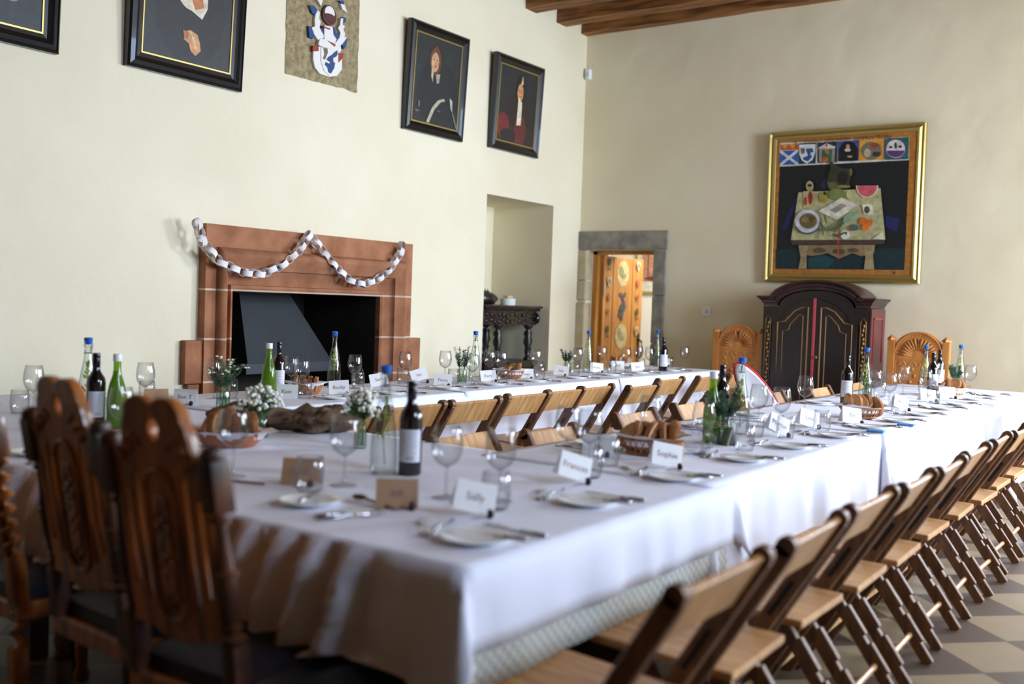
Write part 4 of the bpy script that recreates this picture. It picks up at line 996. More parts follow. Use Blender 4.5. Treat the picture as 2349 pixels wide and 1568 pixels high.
# wine bottle, cordial bottle
t = thing('wine_bottle', 'x', 'bottle')
bm = bmesh.new(); lathe(bm, [(0, .004), (.033, 0), (.0375, .005), (.0375, .185), (.034, .205), (.022, .222), (.0155, .236), (.0140, .26), (.0140, .30)], 30); obj('bottle_body', bm, WINE, t, smooth='auto')
bm = bmesh.new(); lathe(bm, [(.0145, .245), (.0152, .246), (.0155, .285), (.0148, .287), (.0155, .289), (.0155, .304), (.0145, .306), (0, .306)], 20); obj('screw_cap', bm, mat('black_foil', (16, 10, 18), .25), t, smooth='auto')
bm = bmesh.new(); a0, a1 = -1.0, 1.0
def lab(bm, r, z0, z1, a0, a1, n=20, mi=0):
    v = [[bm.verts.new((r*math.cos(a0 + (a1-a0)*i/n), r*math.sin(a0 + (a1-a0)*i/n), z)) for i in range(n+1)] for z in (z0, z1)]
    for i in range(n): bm.faces.new((v[0][i], v[0][i+1], v[1][i+1], v[1][i])).material_index = mi
lab(bm, .0379, .045, .15, -1.05, 1.05)
for k in range(9): lab(bm, .0380, .138 - k*.008, .1395 - k*.008, -.8, .8 - (k*37 % 5)*.12, 14, 1)
for k in range(8): lab(bm, .0380, .052, .066, -.3 + k*.09, -.26 + k*.09, 2, 2)
obj('back_label', bm, [LABEL, mat('label_print', (150, 152, 164), .8), INK], t)
WB = Maker(t)
t = thing('cordial_bottle', 'x', 'bottle')
bm = bmesh.new(); lathe(bm, [(0, .004), (.033, 0), (.038, .006), (.039, .10), (.0375, .14), (.030, .18), (.019, .215), (.0150, .24), (.0145, .285)], 28); obj('bottle_body', bm, GRN, t, smooth='auto')
bm = bmesh.new(); lathe(bm, [(.0165, .275), (.017, .276), (.017, .303), (.016, .305), (0, .305)], 20); obj('cap', bm, WCAP, t, smooth='auto')
bm = bmesh.new(); lathe(bm, [(0, .006), (.034, .006), (.0355, .01), (.0365, .10), (.035, .14), (.028, .178), (.017, .213), (.013, .235), (0, .236)], 20)
obj('cordial', bm, glassmat('lime_cordial', (.62, .74, .26), (.34, .48, .08), .0, .4, (.42, .56, .10)), t, smooth=True)
CB = Maker(t)

for (x, y, l) in ((-2.22, 2.44, 'clear swing-top water bottle with blue stopper beside the nearest wine bottle'), (-4.08, 2.55, 'clear swing-top bottle with blue stopper behind the carved chairs at left'),
        (-4.53, 4.50, 'clear swing-top bottle with herbs standing in front of the dark fireplace'), (-4.42, 5.80, 'swing-top bottle beside the lavender jar, between fireplace and recess'),
        (-4.36, 7.28, 'swing-top bottle with blue stopper in front of the doorway left jamb'), (-4.47, 8.75, 'swing-top bottle with blue stopper at the far end of the left table'),
        (-1.82, 4.42, 'swing-top bottle with herbs by the white padded child seat'), (-1.92, 6.75, 'swing-top bottle with blue stopper before the right side of the cupboard'),
        (-1.84, 8.0, 'swing-top bottle in front of the lit fan-back chair'), (-1.72, 8.62, 'overexposed swing-top bottle farthest along the right table')):
    SB.put(at(x, y), random.uniform(.3, 1.2), l, 'swing-top water bottles', 1.06)
for (x, y, l, rz) in ((-2.15, 2.49, 'dark wine bottle nearest the camera with pale back label', -.95), (-3.78, 2.40, 'dark wine bottle behind the carved chairs between clear and green bottles', -.35), (-4.32, 3.86, 'dark wine bottle in front of the fireplace beside the green bottle', -.7),
        (-4.10, 8.15, 'dark wine bottle near the doorway end of the left table', -.8), (-1.97, 4.55, 'dark wine bottle behind the green bottle on the right table', 2.5), (-1.95, 6.45, 'dark wine bottle standing before the closed cupboard doors', -1.3), (-1.74, 7.80, 'dark wine bottle in front of the lit fan-back chair', -.9),
        (-1.86, 8.55, 'farthest dark wine bottle, right of the lit fan-back chair', -.6)):
    WB.put(at(x, y), rz, l, 'dark wine bottles')
for (x, y, l) in ((-3.71, 2.45, 'green cordial bottle with white cap behind the carved chairs at left'), (-4.24, 3.72, 'lime green cordial bottle with white cap in front of the fireplace'), (-1.78, 4.02, 'dark green bottle with white cap beside the rosemary jar')):
    CB.put(at(x, y), 0, l, 'green cordial bottles')

# glasses: right-hand table and head table
wg = [(-2.50, 2.06, 'wine glass just right of the nearest carved chair back'), (-2.16, 2.20, 'wine glass left of the nearest wine bottle, behind a kraft card'), (-1.82, 2.27, 'wine glass just right of the nearest wine bottle'), (-1.68, 2.34, 'wine glass behind the nearest white card, second right of the wine bottle'),
      (-1.90, 3.05, 'left one of two overlapping wine glasses near the bread basket'), (-1.79, 3.02, 'right one of two overlapping wine glasses near the bread basket'), (-1.90, 3.68, 'wine glass behind the nearer right-table bread basket'), (-1.65, 3.65, 'wine glass in front of the dark green bottle on the right table'), (-1.66, 4.02, 'wine glass in front of the rosemary jar'),
      (-1.86, 4.75, 'wine glass in front of the white padded child seat'), (-1.72, 4.68, 'large wine glass right of the white child seat'), (-1.93, 5.62, 'wine glass standing alone in front of the cupboard doors'), (-1.86, 6.75, 'wine glass right of the swing-top bottle by the cupboard'), (-1.70, 6.50, 'wine glass beyond the wicker bread basket'),
      (-1.88, 7.55, 'wine glass before the left part of the lit fan-back chair'), (-1.66, 7.25, 'wine glass before the middle of the lit fan-back chair'), (-1.86, 8.4, 'wine glass before the right post of the lit fan-back chair'), (-1.58, 8.3, 'farthest pale wine glass at the bright end of the right table'), (-3.30, 2.20, 'wine glass between the two nearest carved chairs, before the green bottle')]
for x, y, l in wg: WG.put(at(x, y), 0, l, 'wine glasses on the right and head tables')
wl = [(-4.41, 2.49, 'wine glass at the far left behind the carved chair crest'), (-4.38, 3.05, 'wine glass alone against the white wall left of the fireplace'), (-4.42, 3.50, 'wine glass among the lavender left of the fireplace opening'), (-4.50, 4.12, 'wine glass half hidden behind the dark bottle at the fireplace'), (-4.30, 4.02, 'wine glass over the small wicker basket before the fireplace'),
      (-4.45, 4.60, 'wine glass right of the swing-top bottle, before the fireplace'), (-4.54, 5.18, 'wine glass before the right jamb of the fireplace'), (-4.50, 5.56, 'wine glass against white wall just left of the lavender jar'), (-4.15, 5.42, 'wine glass between the lavender jar and the swing-top bottle'), (-4.45, 6.02, 'left one of two wine glasses before the recess console'),
      (-4.33, 6.0, 'right one of two wine glasses before the recess console'), (-4.38, 6.53, 'wine glass at the right edge of the recess'), (-4.40, 7.18, 'wine glass in front of the small lavender posy by the door'), (-4.48, 7.72, 'tall wine glass before the painted door'), (-4.25, 7.74, 'wine glass at the right edge of the painted door'),
      (-4.42, 8.28, 'wine glass before the white hall beyond the doorway'), (-4.22, 8.12, 'wine glass left of the far dark bottle by the door'), (-4.18, 8.75, 'wine glass standing alone at the far corner of the left table')]
for x, y, l in wl: WG.put(at(x, y), 0, l, 'wine glasses on the left table')
tb = [(-1.62, 2.24, 'water glass with a red reflection behind the nearest white card'), (-1.70, 2.88, 'water glass under the two overlapping wine glasses'), (-1.77, 3.12, 'water glass left of the napkin-lined bread basket'), (-1.58, 3.90, 'water glass in front of the rosemary jar foot'), (-1.72, 4.36, 'water glass before the swing-top bottle on the right table'),
      (-1.57, 4.83, 'water glass between two white cards left of the wicker basket'), (-1.50, 5.95, 'water glass just right of the wicker bread basket'), (-2.15, 2.05, 'water glass behind the nearer kraft card'), (-1.60, 4.42, 'water glass behind the tilted white card'), (-1.95, 7.2, 'water glass before the foot of the lit fan-back chair'), (-1.55, 7.0, 'water glass near the far white card on the right table')]
for x, y, l in tb: TB.put(at(x, y), 0, l, 'water glasses on the right and head tables')
tl = [(-4.40, 2.42, 'water glass at the far left beside the barley twist post'), (-4.15, 3.90, 'water glass under the wine glass at the small wicker basket'), (-4.36, 3.56, 'water glass behind the lavender left of the fireplace'), (-4.40, 4.58, 'water glass behind the thistle posy'), (-4.47, 5.08, 'water glass before the right fireplace jamb'), (-4.27, 5.37, 'water glass in front of the lavender jar'),
      (-4.17, 5.80, 'water glass before the napkin basket at the recess'), (-4.22, 6.35, 'water glass at the right edge of the recess'), (-4.22, 7.44, 'water glass before the painted door'), (-4.25, 6.90, 'water glass under the glass at the lavender posy by the door'), (-4.32, 8.72, 'small water glass near the far end of the left table'), (-4.33, 8.16, 'water glass beside the far dark bottle'), (-4.51, 3.15, 'water glass under the glass against the white wall'), (-4.62, 4.80, 'water glass right of the fireplace swing-top bottle'), (-4.50, 6.75, 'water glass right of the recess, behind the folded card')]
for x, y, l in tl: TB.put(at(x, y), 0, l, 'water glasses on the left table')

# place settings
n = 0
RS = [(-1.43, 1.90), (-1.47, 2.48), (-1.48, 3.05), (-1.47, 3.62), (-1.47, 4.13), (-1.45, 4.67), (-1.42, 5.15), (-1.41, 5.60), (-1.41, 6.08), (-1.40, 6.62), (-1.40, 7.05), (-1.40, 7.55), (-1.38, 8.10)]
for i, (x, y) in enumerate(RS):
    z = zt(x, y); o = ORD[i]
    PT.put((x, y, z), 0, 'white side plate, %s from the near corner along the outer right edge' % o, 'side plates along the right table')
    KN.put((x+.035, y+.012, z+.0155), PI + .25 + random.uniform(-.1, .1), 'knife lying across the %s side plate of the outer right edge' % o, 'knives along the right table')
    KN.put((x+.01, y+.16, z), PI + random.uniform(-.1, .1), 'knife on the cloth beyond the %s side plate of the outer right edge' % o, 'knives along the right table')
    FK.put((x-.17, y+.02, z), PI/2 + .6 + random.uniform(-.2, .2), 'fork above the %s side plate of the outer right edge' % o, 'forks along the right table')
    SP.put((x-.145, y+.05, z), -PI/2 + .3 + random.uniform(-.2, .2), 'spoon above the %s side plate of the outer right edge' % o, 'spoons along the right table')
LS = [(-4.02, 4.02), (-4.05, 4.50), (-4.06, 5.04), (-4.07, 5.56), (-4.08, 6.08), (-4.08, 6.64), (-4.08, 7.17), (-4.08, 7.67), (-4.06, 8.25)]
for i, (x, y) in enumerate(LS):
    z = zt(x, y); o = ORD[i]
    PT.put((x, y, z), 0, 'white side plate, %s along the near edge of the left table' % o, 'side plates along the left table')
    KN.put((x+.03, y+.17, z), PI + random.uniform(-.3, .3), 'knife beside the %s side plate of the left table' % o, 'knives along the left table')
    KN.put((x+.02, y+.01, z+.0155), PI + .5, 'knife lying on the %s side plate of the left table' % o, 'knives along the left table')
    FK.put((x-.14, y+.05, z), PI/2, 'fork above the %s side plate of the left table' % o, 'forks along the left table')
HS = [(-2.02, 1.93, 'in front of the kraft cards'), (-2.62, 1.92, 'hidden behind the first carved chair'), (-3.26, 1.86, 'between the twisted post and the second carved chair')]
for x, y, l in HS:
    z = zt(x, y)
    PT.put((x, y, z), 0, 'white side plate on the head table ' + l, 'side plates on the head table')
    KN.put((x-.02, y+.02, z+.0155), PI/2 + .5, 'knife on the head table plate ' + l, 'knives on the head table')
    KN.put((x+.16, y-.02, z), PI/2 - .25, 'knife beside the head table plate ' + l, 'knives on the head table')
    FK.put((x+.20, y-.05, z), PI/2 - .4, 'fork beside the head table plate ' + l, 'forks on the head table')
IS = [(-2.08, 3.55), (-2.08, 4.5), (-2.08, 5.2), (-2.08, 6.3), (-2.08, 7.1)]
for i, (x, y) in enumerate(IS):
    z = zt(x, y)
    PT.put((x, y, z), 0, 'white side plate, %s along the inner edge of the right table' % ORD[i], 'side plates along the inner right edge')
    KN.put((x, y-.14, z), random.uniform(-.2, .2), 'knife by the %s plate of the inner right edge' % ORD[i], 'knives along the inner right edge')
    FK.put((x+.15, y, z), -PI/2, 'fork by the %s plate of the inner right edge' % ORD[i], 'forks along the inner right edge')
# wooden spoons beside the kraft cards
WSP = mat('dark_wooden_spoon', (96, 56, 36), .5, rgb2=(120, 76, 48), scale=10)
for (a, b, l) in (((-2.47, 1.93), (-2.32, 2.03), 'dark wooden spoon left of the nearer kraft card'), ((-1.96, 2.06), (-1.80, 2.03), 'dark wooden spoon beside the second kraft card')):
    z = zt(*a); t = thing('wooden_spoon', l, 'spoon', (a[0], a[1], z), 0, 'wooden spoons'); d = Vector((b[0]-a[0], b[1]-a[1], 0))
    bm = bmesh.new(); blob(bm, (0, 0, .012), (.026, .018, .008), 2); obj('bowl', bm, WSP, t, smooth=True)
    bm = bmesh.new(); tube(bm, [d*.1 + Vector((0, 0, .012)), d*.6 + Vector((0, 0, .009)), d + Vector((0, 0, .005))], .004, 8); obj('handle', bm, WSP, t, smooth=True)

# place cards
def card(x, y, ang, tilt, text, kraft=False, w_=.115, h_=.082, label='', cone=True, roll=0):
    t = thing('place_card', label, 'place card', at(x, y), ang, 'kraft place cards' if kraft else 'white place cards')
    m = KRAFT if kraft else PAPER
    bm = bmesh.new(); th = .0006
    lean = math.radians(16)
    for s in (-1, 1):
        M = Matrix.Translation((0, 0, h_*math.cos(lean))) @ Matrix.Rotation(s*lean, 4, 'X') @ Matrix.Translation((0, 0, -h_))
        q_ = bmesh.new(); box(q_, -w_/2, w_/2, -th, th, 0, h_); merge(bm, q_, M)
    R = Matrix.Rotation(roll, 4, 'Y')
    for v in bm.verts: v.co = R @ v.co
    lo = min(v.co.z for v in bm.verts)
    for v in bm.verts: v.co.z -= lo
    obj('folded_card', bm, m, t)
    bm = text_bm(text, .030, .0001)
    M = Matrix.Translation((0, 0, -lo)) @ R @ Matrix.Translation((0, 0, h_*math.cos(lean))) @ Matrix.Rotation(-lean, 4, 'X') @ Matrix.Translation((0, -th-.0008, -h_*.5)) @ Matrix.Rotation(PI/2, 4, 'X')
    for v in bm.verts: v.co = M @ v.co
    obj('handwriting', bm, INK, t)
    if cone:
        q = Matrix.Rotation(ang, 4, 'Z') @ Vector((.042, -.045, 0))
        c = thing('pine_cone', 'dark cone at ' + ' '.join(label.split()[:13]), 'pine cone', (x + q.x, y + q.y, zt(x, y)), ang, 'little cones at the place cards')
        bm = bmesh.new()
        for k in range(4): blob(bm, (0, 0, .008 + k*.003), .0115 - .001*k, 1, .5, seed=k+x)
        obj('cone', bm, CONE, c); bm = bmesh.new(); tube(bm, [(0, 0, .008), (-.03, .004, .004), (-.05, 0, .002)], .0012, 5); obj('twig', bm, CONE, c)
FA = math.radians(35)
cards = [(-2.26, 2.12, FA-.1, 'Linda', 1, 'kraft place card right of the nearest carved chair', 0), (-1.83, 2.07, FA+.1, 'Bill', 1, 'kraft place card in front of the nearest wine bottle', 0),
    (-1.62, 2.13, .9, 'Sally', 0, 'nearest white place card, near the table corner', .22), (-1.69, 2.74, 1.0, 'Frances', 0, 'white place card before the two overlapping glasses', .3), (-1.61, 3.24, .85, 'Sophie', 0, 'white place card before the napkin-lined bread basket', .18),
    (-1.70, 4.02, 2.3, 'Tom', 0, 'white place card seen edge-on by the rosemary jar', 0), (-1.66, 4.45, 1.0, 'Marcus', 0, 'white place card tilted right of the rosemary jar', .4), (-1.67, 4.90, .95, 'Lou', 0, 'white place card before the cupboard doors, tilted', .25), (-1.57, 5.27, .9, 'Ed', 0, 'white place card left of the wicker basket', .12),
    (-1.93, 3.32, .4, 'Jo', 0, 'blank white place card left of the nearer bread basket', 0), (-1.58, 6.25, 1.0, 'Ann', 0, 'white place card right of the wicker basket', .3), (-1.62, 7.12, .8, 'Max', 0, 'white place card before the lit fan-back chair', .1), (-1.58, 7.52, .7, 'Amy', 0, 'white place card at the foot of the far basket', 0),
    (-4.26, 3.20, FA, 'Ben T', 0, 'white place card left of the lavender and white flowers', 0), (-4.36, 3.10, 1.2, 'Joe', 1, 'kraft place card half behind the card at the white wall', 0), (-4.45, 3.92, FA, 'Rob', 0, 'white place card below the green bottle at the fireplace', 0), (-4.2, 3.82, FA, 'Kate', 0, 'white place card behind the gypsophila jar', 0),
    (-4.20, 4.22, FA+.2, 'Becky', 0, 'white place card between wicker basket and swing-top bottle', -.08), (-4.42, 4.80, .9, 'Sam', 0, 'white place card behind the thistle posy', -.2), (-4.48, 5.27, .9, 'Ian', 0, 'white folded card against the wall right of the fireplace', -.3), (-4.21, 5.18, FA, 'Fiona', 0, 'white place card left of the lavender jar', .05),
    (-4.25, 5.74, FA+.3, 'Rory', 0, 'white place card right of the lavender jar bottle', -.1), (-4.26, 6.22, FA, 'Ewan', 0, 'white place card right of the napkin basket in front of the recess', 0), (-4.28, 6.74, FA-.2, 'Isla', 0, 'white place card right of the recess', .1), (-4.32, 7.35, FA+.2, 'Anna', 0, 'white place card before the left side of the painted door', .1),
    (-4.42, 7.90, FA, 'Neil', 0, 'white place card behind the glass at the painted door', 0), (-4.18, 7.83, FA+.1, 'Jim', 0, 'white place card below the far bread basket', -.1), (-4.42, 8.80, FA, 'Meg', 0, 'white place card at the far end of the left table', 0)]
for x, y, a, tx, kr, l, rl in cards: card(x, y, a, 0, tx, bool(kr), label=l, roll=rl, cone=(x > -2.3 or l.count('behind') == 0) and not ('edge-on' in l))

# blue boxes
for x, y, l in ((-1.36, 5.0, 'flat blue box beside a side plate, nearer of two'), (-1.33, 5.44, 'flat blue box beside a side plate, farther of two')):
    bm = bmesh.new(); box(bm, -.04, .04, -.028, .028, 0, .012); bev(bm, .002)
    o = obj('blue_box', bm, mat('sky_blue_card', (86, 148, 208), .5)); o.location = at(x, y); tag(o, l, 'box', 'blue boxes')

# bread, baskets, napkins
def slice_bm(r=.05, th=.016, seed=0):
    o_ = [(r*(1+.1*noise.noise(Vector((math.cos(a), math.sin(a), seed))))*math.cos(a)*.9, r*(1+.12*noise.noise(Vector((math.cos(a)*2, math.sin(a)*2, seed))))*math.sin(a)) for a in [2*PI*k/18 for k in range(18)]]
    bm = curve_bm([o_], th/2, .003)
    for f in bm.faces: f.material_index = 1 if abs(f.normal.z) > .8 else 0
    return bm
def napkin(parent, r0, r1, h0, h1, n=24, seed=0, m=NAP):
    bm = bmesh.new(); rings = []
    for rr, hh, amp in ((r0*.4, h0*.3, 0), (r0, h0, .03), (r1*.95, h1*.85, .12), (r1*1.15, h1, .25)):
        rings.append([bm.verts.new((rr*(1+amp*noise.noise(Vector((math.cos(a)*2, math.sin(a)*2, seed+hh*9))) + amp*.7*abs(math.cos(2*a+seed)))*math.cos(a), rr*(1+amp*noise.noise(Vector((math.cos(a)*2, math.sin(a)*2, seed)))+amp*.7*abs(math.cos(2*a+seed)))*math.sin(a)*.8, hh*(1 + amp*noise.noise(Vector((math.cos(a)*3, math.sin(a)*3, seed+4)))))) for a in [2*PI*k/n for k in range(n)]])
    for a, b in zip(rings, rings[1:]):
        for k in range(n): bm.faces.new((a[k], a[(k+1) % n], b[(k+1) % n], b[k]))
    return obj('napkin', bm, m, parent, smooth=True)
def bread_basket(x, y, rz, label, blabel, L, r=.10, h=.06, style='open', nslice=7, col=WICK, nap=True):
    t = thing('bread_basket', label, 'basket', at(x, y), rz, 'bread baskets')
    bm = bmesh.new()
    if style == 'open':      # woven open sides
        for k in range(26):
            a = 2*PI*k/26
            for s in (-1, 1): tube(bm, [((r*.72 + r*.28*f)*math.cos(a + s*f*.35), (r*.72 + r*.28*f)*.8*math.sin(a + s*f*.35), .004 + (h-.004)*f) for f in (0, .35, .7, 1)], .0032, 5)
        lathe(bm, [(0, .002), (r*.72, .002), (r*.74, .008), (0, .008)], 26)
        for v in bm.verts:
            if v.co.z < .0085 and math.hypot(v.co.x, v.co.y) > r*.7: v.co.y *= .85
        for rr, zz, tr in ((r, h, .006), (r*.76, .008, .005), (r*.88, h*.55, .003)): tube(bm, [(rr*math.cos(2*PI*k/30), rr*.8*math.sin(2*PI*k/30), zz) for k in range(31)], tr, 6, cap=False)
    else:
        lathe(bm, [(0, .002), (r*.7, .002), (r*.9, h*.5), (r, h), (r*.95, h), (r*.85, h*.5), (r*.66, .01), (0, .01)], 30)
        for v in bm.verts: v.co.y *= .8
    obj('basket_body', bm, col, t, smooth='auto')
    if nap: napkin(t, r*.9, r*1.02, h*.6, h*1.25, seed=x)
    for k in range(nslice):
        bm = slice_bm(r*.48, .016, seed=k)
        s = obj('bread_slice', bm, [BREAD, CRUMB]); f = (k+.5)/nslice - .5
        s.location = Vector(at(x, y)) + Matrix.Rotation(rz, 3, 'Z') @ Vector((f*r*1.5, random.uniform(-.025, .025), h*.45 + r*.38 + random.uniform(-.01, .012)))
        s.rotation_euler = (PI/2 + random.uniform(-.2, .9), random.uniform(-1.2, 1.2), rz + PI/2 + random.uniform(-.6, .6))
        tag(s, '%s slice of brown bread, counted from the left, %s' % (ORD[k], blabel), 'bread', 'sliced bread ' + blabel)
bread_basket(-3.02, 2.47, .6, 'terracotta oval bread bowl with napkin beside the driftwood', 'in the terracotta bowl', 0, .13, .05, 'solid', 6, TERRA)
bread_basket(-1.80, 3.50, .6, 'bread basket with draped napkin on the near right table', 'in the napkin-draped basket', 0, .12, .065, 'open', 7)
bread_basket(-1.62, 5.62, .9, 'open woven wicker basket of sliced white bread', 'in the open wicker basket', 0, .115, .06, 'open', 7)
bread_basket(-1.60, 7.75, .6, 'pale bread basket at the bright far end of the right table', 'in the far pale basket', 0, .11, .06, 'open', 4, mat('pale_wicker', (206, 176, 140), .6))
bread_basket(-4.33, 4.08, .6, 'small wicker bread basket in front of the fireplace', 'before the fireplace', 0, .10, .06, 'solid', 4)
bread_basket(-4.35, 6.15, .6, 'bread basket with pointed napkin in front of the recess', 'before the recess', 0, .10, .06, 'open', 4)
bread_basket(-4.48, 8.05, .6, 'bread basket in front of the painted door', 'before the painted door', 0, .11, .05, 'solid', 5, DRIFT)
# loaf ends by the terracotta bowl
# crumpled cellophane wrap
t = tag(obj('crumpled_wrap', (lambda b: (blob(b, (0, 0, .06), (.085, .065, .06), 3, .5, fr=14), b)[1])(bmesh.new()), glassmat('cellophane', (.94, .95, .97), (.62, .64, .70), 1.6)), 'crumpled clear wrapping beside the napkin-draped basket', 'wrapping')
t.location = at(-1.68, 3.62)
t = thing('wicker_vase', 'small brown woven pot behind the white card on the right table', 'pot', at(-1.66, 3.42))
bm = bmesh.new(); lathe(bm, [(0, 0), (.03, 0), (.038, .03), (.034, .07), (.036, .075), (0, .07)], 18); obj('pot_body', bm, WICK, t, smooth='auto')

# driftwood centrepiece
t = thing('driftwood', 'gnarled brown driftwood log between the flower jars on the head table', 'driftwood', at(-3.18, 2.90))
bm = bmesh.new()
def log(bm, pts, rs, seed):
    st = len(bm.verts); P_ = []
    n_ = 26
    for i in range(n_+1):
        f = i/n_*(len(pts)-1); k = min(int(f), len(pts)-2); g = f-k
        P_.append((Vector(pts[k]).lerp(Vector(pts[k+1]), g), rs[k]*(1-g) + rs[k+1]*g))
    rings = []
    for i, (p, rr) in enumerate(P_):
        d = (P_[min(i+1, n_)][0] - P_[max(i-1, 0)][0]).normalized(); s_ = d.cross(Vector((0, 0, 1))).normalized(); u_ = s_.cross(d)
        ring = []
        for k in range(18):
            a = 2*PI*k/18; q_ = 1 + .8*noise.noise(Vector((math.cos(a)*1.6 + seed, math.sin(a)*1.6, i*.35))) + .38*noise.noise(Vector((math.cos(a)*5, math.sin(a)*5 + seed, i*.5)))
            c = p + (s_*math.cos(a) + u_*math.sin(a)*.85)*rr*q_; c.z = max(c.z, .001); ring.append(bm.verts.new(c))
        rings.append(ring)
    for a, b in zip(rings, rings[1:]):
        for k in range(18): bm.faces.new((a[k], a[(k+1) % 18], b[(k+1) % 18], b[k]))
    bm.faces.new(rings[0]); bm.faces.new(rings[-1])
log(bm, [(-.30, -.16, .05), (-.12, -.08, .06), (.0, .0, .055), (.12, .08, .05), (.22, .16, .07), (.29, .20, .12)], [.035, .07, .045, .07, .055, .014], 1)
log(bm, [(.02, .0, .05), (.12, .03, .07), (.2, .10, .085)], [.03, .04, .02], 5)
obj('log', bm, DRIFT, t, smooth=True)

# flower jars
def jar_flowers(x, y, label, kind, jr=.035, jh=.09, H=.2, spread=.09, seed=0, cat='flowers', name='flower_jar'):
    rnd = random.Random(seed); t = thing(name, label, cat, at(x, y), 0, 'posies in glass jars')
    bm = bmesh.new(); lathe(bm, [(0, .002), (jr*.9, 0), (jr, .006), (jr, jh*.8), (jr*.85, jh*.92), (jr*.88, jh), (jr*.82, jh)], 24); obj('glass_jar', bm, JARG, t, smooth='auto')
    bm = bmesh.new(); lathe(bm, [(0, .010), (jr*.92, .010), (jr*.92, jh*.6), (0, jh*.6)], 20); obj('water', bm, glassmat('jar_water', (.80, .88, .80), (.60, .70, .60), .3) if 'jar_water' not in MATS else MATS['jar_water'], t, smooth='auto')
    sb = bmesh.new(); lb = bmesh.new(); fb = bmesh.new(); yb = bmesh.new()
    nst = 16 if kind != 'gyp' else 24
    for k in range(nst):
        a = rnd.random()*2*PI; rr = spread*math.sqrt(rnd.random()); hh = H*(.7 + .35*rnd.random())
        if kind == 'gyp': hh = H*(1.02 - .35*(rr/spread)**2)
        p0 = Vector((jr*.5*math.cos(a+1), jr*.5*math.sin(a+1), .01)); p1 = Vector((jr*.6*math.cos(a), jr*.6*math.sin(a), jh)); p2 = Vector((rr*math.cos(a), rr*math.sin(a), hh))
        tube(sb, [p0, p1, p1.lerp(p2, .5) + Vector((0, 0, .01)), p2], .0011, 4)
        isl = kind == 'lav' and k % 2 == 0 or kind == 'mix' and k % 4 == 0
        if isl:
            d = (p2-p1).normalized()
            for j in range(7): blob(fb, p2 - d*.007*j, .0034 - .0002*abs(j-3), 0)
        if kind in ('gyp', 'daisy') or kind == 'mix' and k % 2:
            for j in range(5 if kind == 'gyp' else 3):
                c = p2 + Vector((rnd.uniform(-.02, .02), rnd.uniform(-.02, .02), rnd.uniform(-.02, .012)))
                blob(yb, c, (.0085, .0085, .004) if kind != 'gyp' else .0075, 1, .3, seed=j)
                blob(yb, c + Vector((0, 0, .004)), .003, 0, mi=1)
        nl_ = {'rose': 90, 'mix': 70, 'lav': 45}.get(kind, 16)
        for j in range(nl_):
            f = rnd.random()*.85 + .1; base = p1.lerp(p2, f); aa = rnd.random()*2*PI
            ln = .024 if kind in ('rose', 'lav', 'mix') else .022; wd = .0026 if kind in ('rose', 'lav', 'mix') else .006
            d = Vector((math.cos(aa), math.sin(aa), .7)).normalized()*ln; s_ = d.cross(Vector((0, 0, 1))).normalized()*wd
            v = [lb.verts.new(base), lb.verts.new(base + d*.5 + s_), lb.verts.new(base + d), lb.verts.new(base + d*.5 - s_)]; lb.faces.new(v)
    obj('stems', sb, LEAF, t)
    obj('foliage', lb, ROSM if kind in ('rose', 'lav', 'mix') else LEAF, t)
    if len(fb.verts): obj('lavender_heads', fb, LAVF, t)
    else: fb.free()
    if len(yb.verts): obj('white_blossom', yb, [PETAL, mat('yellow_centre', (196, 176, 60), .8)], t)
    else: yb.free()
    return t
jar_flowers(-3.14, 2.71, 'glass jar of gypsophila and daisies in front of the driftwood', 'gyp', .038, .085, .20, .085, 1)
jar_flowers(-2.66, 2.79, 'slim glass jar of white daisies and thistle left of the nearest bottle', 'gyp', .024, .10, .215, .075, 2)
jar_flowers(-4.02, 3.24, 'jar of rosemary, lavender and white flowers left of the fireplace', 'mix', .034, .09, .25, .10, 3)
jar_flowers(-4.30, 5.50, 'glass jar of tall lavender between fireplace and recess', 'lav', .034, .10, .25, .075, 4)
jar_flowers(-4.40, 7.02, 'small lavender posy in front of the doorway left jamb', 'lav', .030, .09, .20, .07, 5)
jt = jar_flowers(-1.72, 4.0, 'glass jar of rosemary tied with twine beside the dark green bottle', 'rose', .036, .11, .235, .085, 6)
bm = bmesh.new()
for s in (-1, 1): tube(bm, [(-.0, -.038, .085)] + [(s*(.018 + .016*math.cos(a)) , -.04, .087 + .012*math.sin(a)) for a in [PI - s*0 + 2*PI*k/12 for k in range(13)]], .0014, 5)
tube(bm, [(.0375*math.cos(2*PI*k/20), .0375*math.sin(2*PI*k/20), .085) for k in range(21)], .0018, 5, cap=False); obj('twine_bow', bm, mat('jute_twine', (176, 156, 120), .9), jt)
jar_flowers(-1.70, 8.36, 'jar of pale rosemary at the bright end of the right table', 'rose', .034, .09, .20, .08, 7)
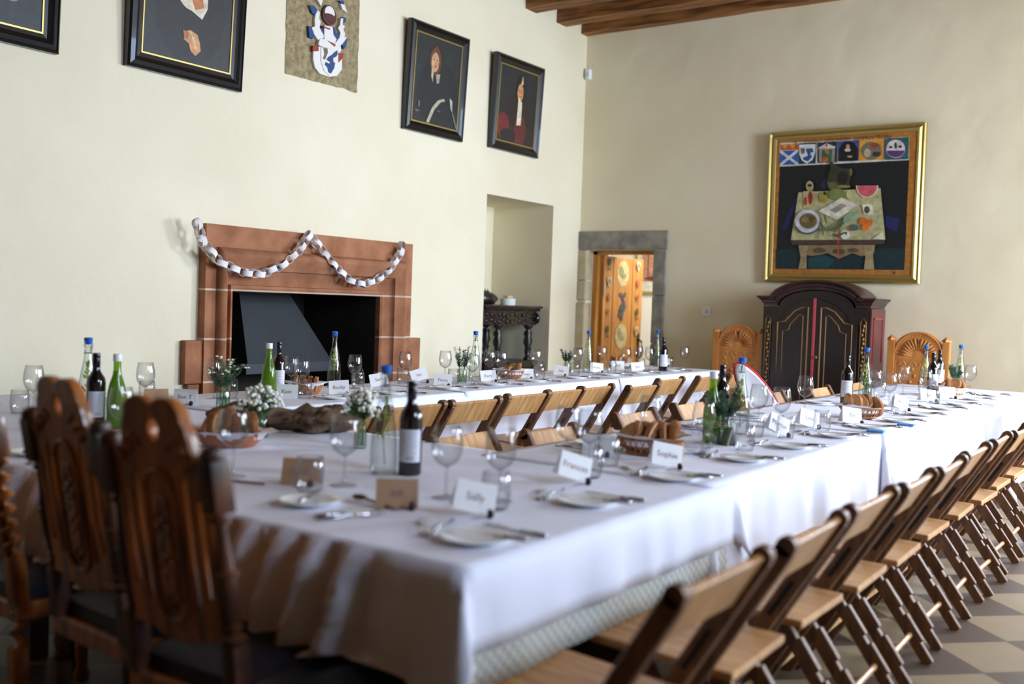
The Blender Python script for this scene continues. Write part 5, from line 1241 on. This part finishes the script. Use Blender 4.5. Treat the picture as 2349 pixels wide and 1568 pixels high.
jar_flowers(-1.98, 7.0, 'small dark rosemary posy by the cupboard bottles', 'rose', .03, .08, .14, .05, 8)

# white padded child seat with red piping, inside the right table
cs = thing('child_seat', 'white padded child seat back with red piping behind the right table bottles', 'child seat', (-2.52, 6.0, 0))
def seat_pt(a, s=1.0):
    # tall oval leaning towards the table
    u = .085*math.sin(a)*(1.0 - .12*math.cos(a)); v = .26*math.cos(a)
    return Vector((0, u*s, v*s))
_z = Vector((-.55, -.12, .80)).normalized(); _x = Vector((.30, -.85, .30)); _x = (_x - _z*_x.dot(_z)).normalized()
SM = Matrix((_x, _z.cross(_x), _z)).transposed().to_4x4(); SM.translation = (.15, .05, .78)
WP = mat('white_padding', (240, 240, 240), .7, bump=.3, bscale=18); RP = mat('red_piping', (204, 24, 54), .5)
bm = bmesh.new(); n_ = 40; rings = []
for s, o_ in ((.0, .012), (.45, .012), (.8, .018), (.93, .02), (1.0, .0), (.93, -.035), (.6, -.04), (0, -.04)):
    rings.append([bm.verts.new(SM @ (seat_pt(2*PI*k/n_, max(s, .001)) + Vector((o_, 0, 0)))) for k in range(n_)])
for a, b in zip(rings, rings[1:]):
    for k in range(n_): bm.faces.new((a[k], a[(k+1) % n_], b[(k+1) % n_], b[k]))
bmesh.ops.remove_doubles(bm, verts=bm.verts, dist=.0008)
obj('padded_back', bm, WP, cs, smooth=True)
bm = bmesh.new(); tube(bm, [SM @ (seat_pt(2*PI*k/n_, .99) + Vector((.006, 0, 0))) for k in range(n_+1)], .008, 8, cap=False); obj('piping', bm, RP, cs, smooth=True)
bm = bmesh.new(); tube(bm, [SM @ Vector((.02, 0, -.12)), SM @ Vector((.024, 0, -.05))], .006, 6); obj('strap', bm, RP, cs)
bm = bmesh.new()
for s in (-1, 1):
    tube(bm, [(-.12, s*.17, .01), (-.04, s*.15, .5)], .012, 8); tube(bm, [(.22, s*.17, .01), (-.02, s*.13, .62)], .012, 8)
tube(bm, [(-.04, -.15, .5), (-.04, .15, .5)], .012, 8); obj('stand', bm, WIRE, cs)
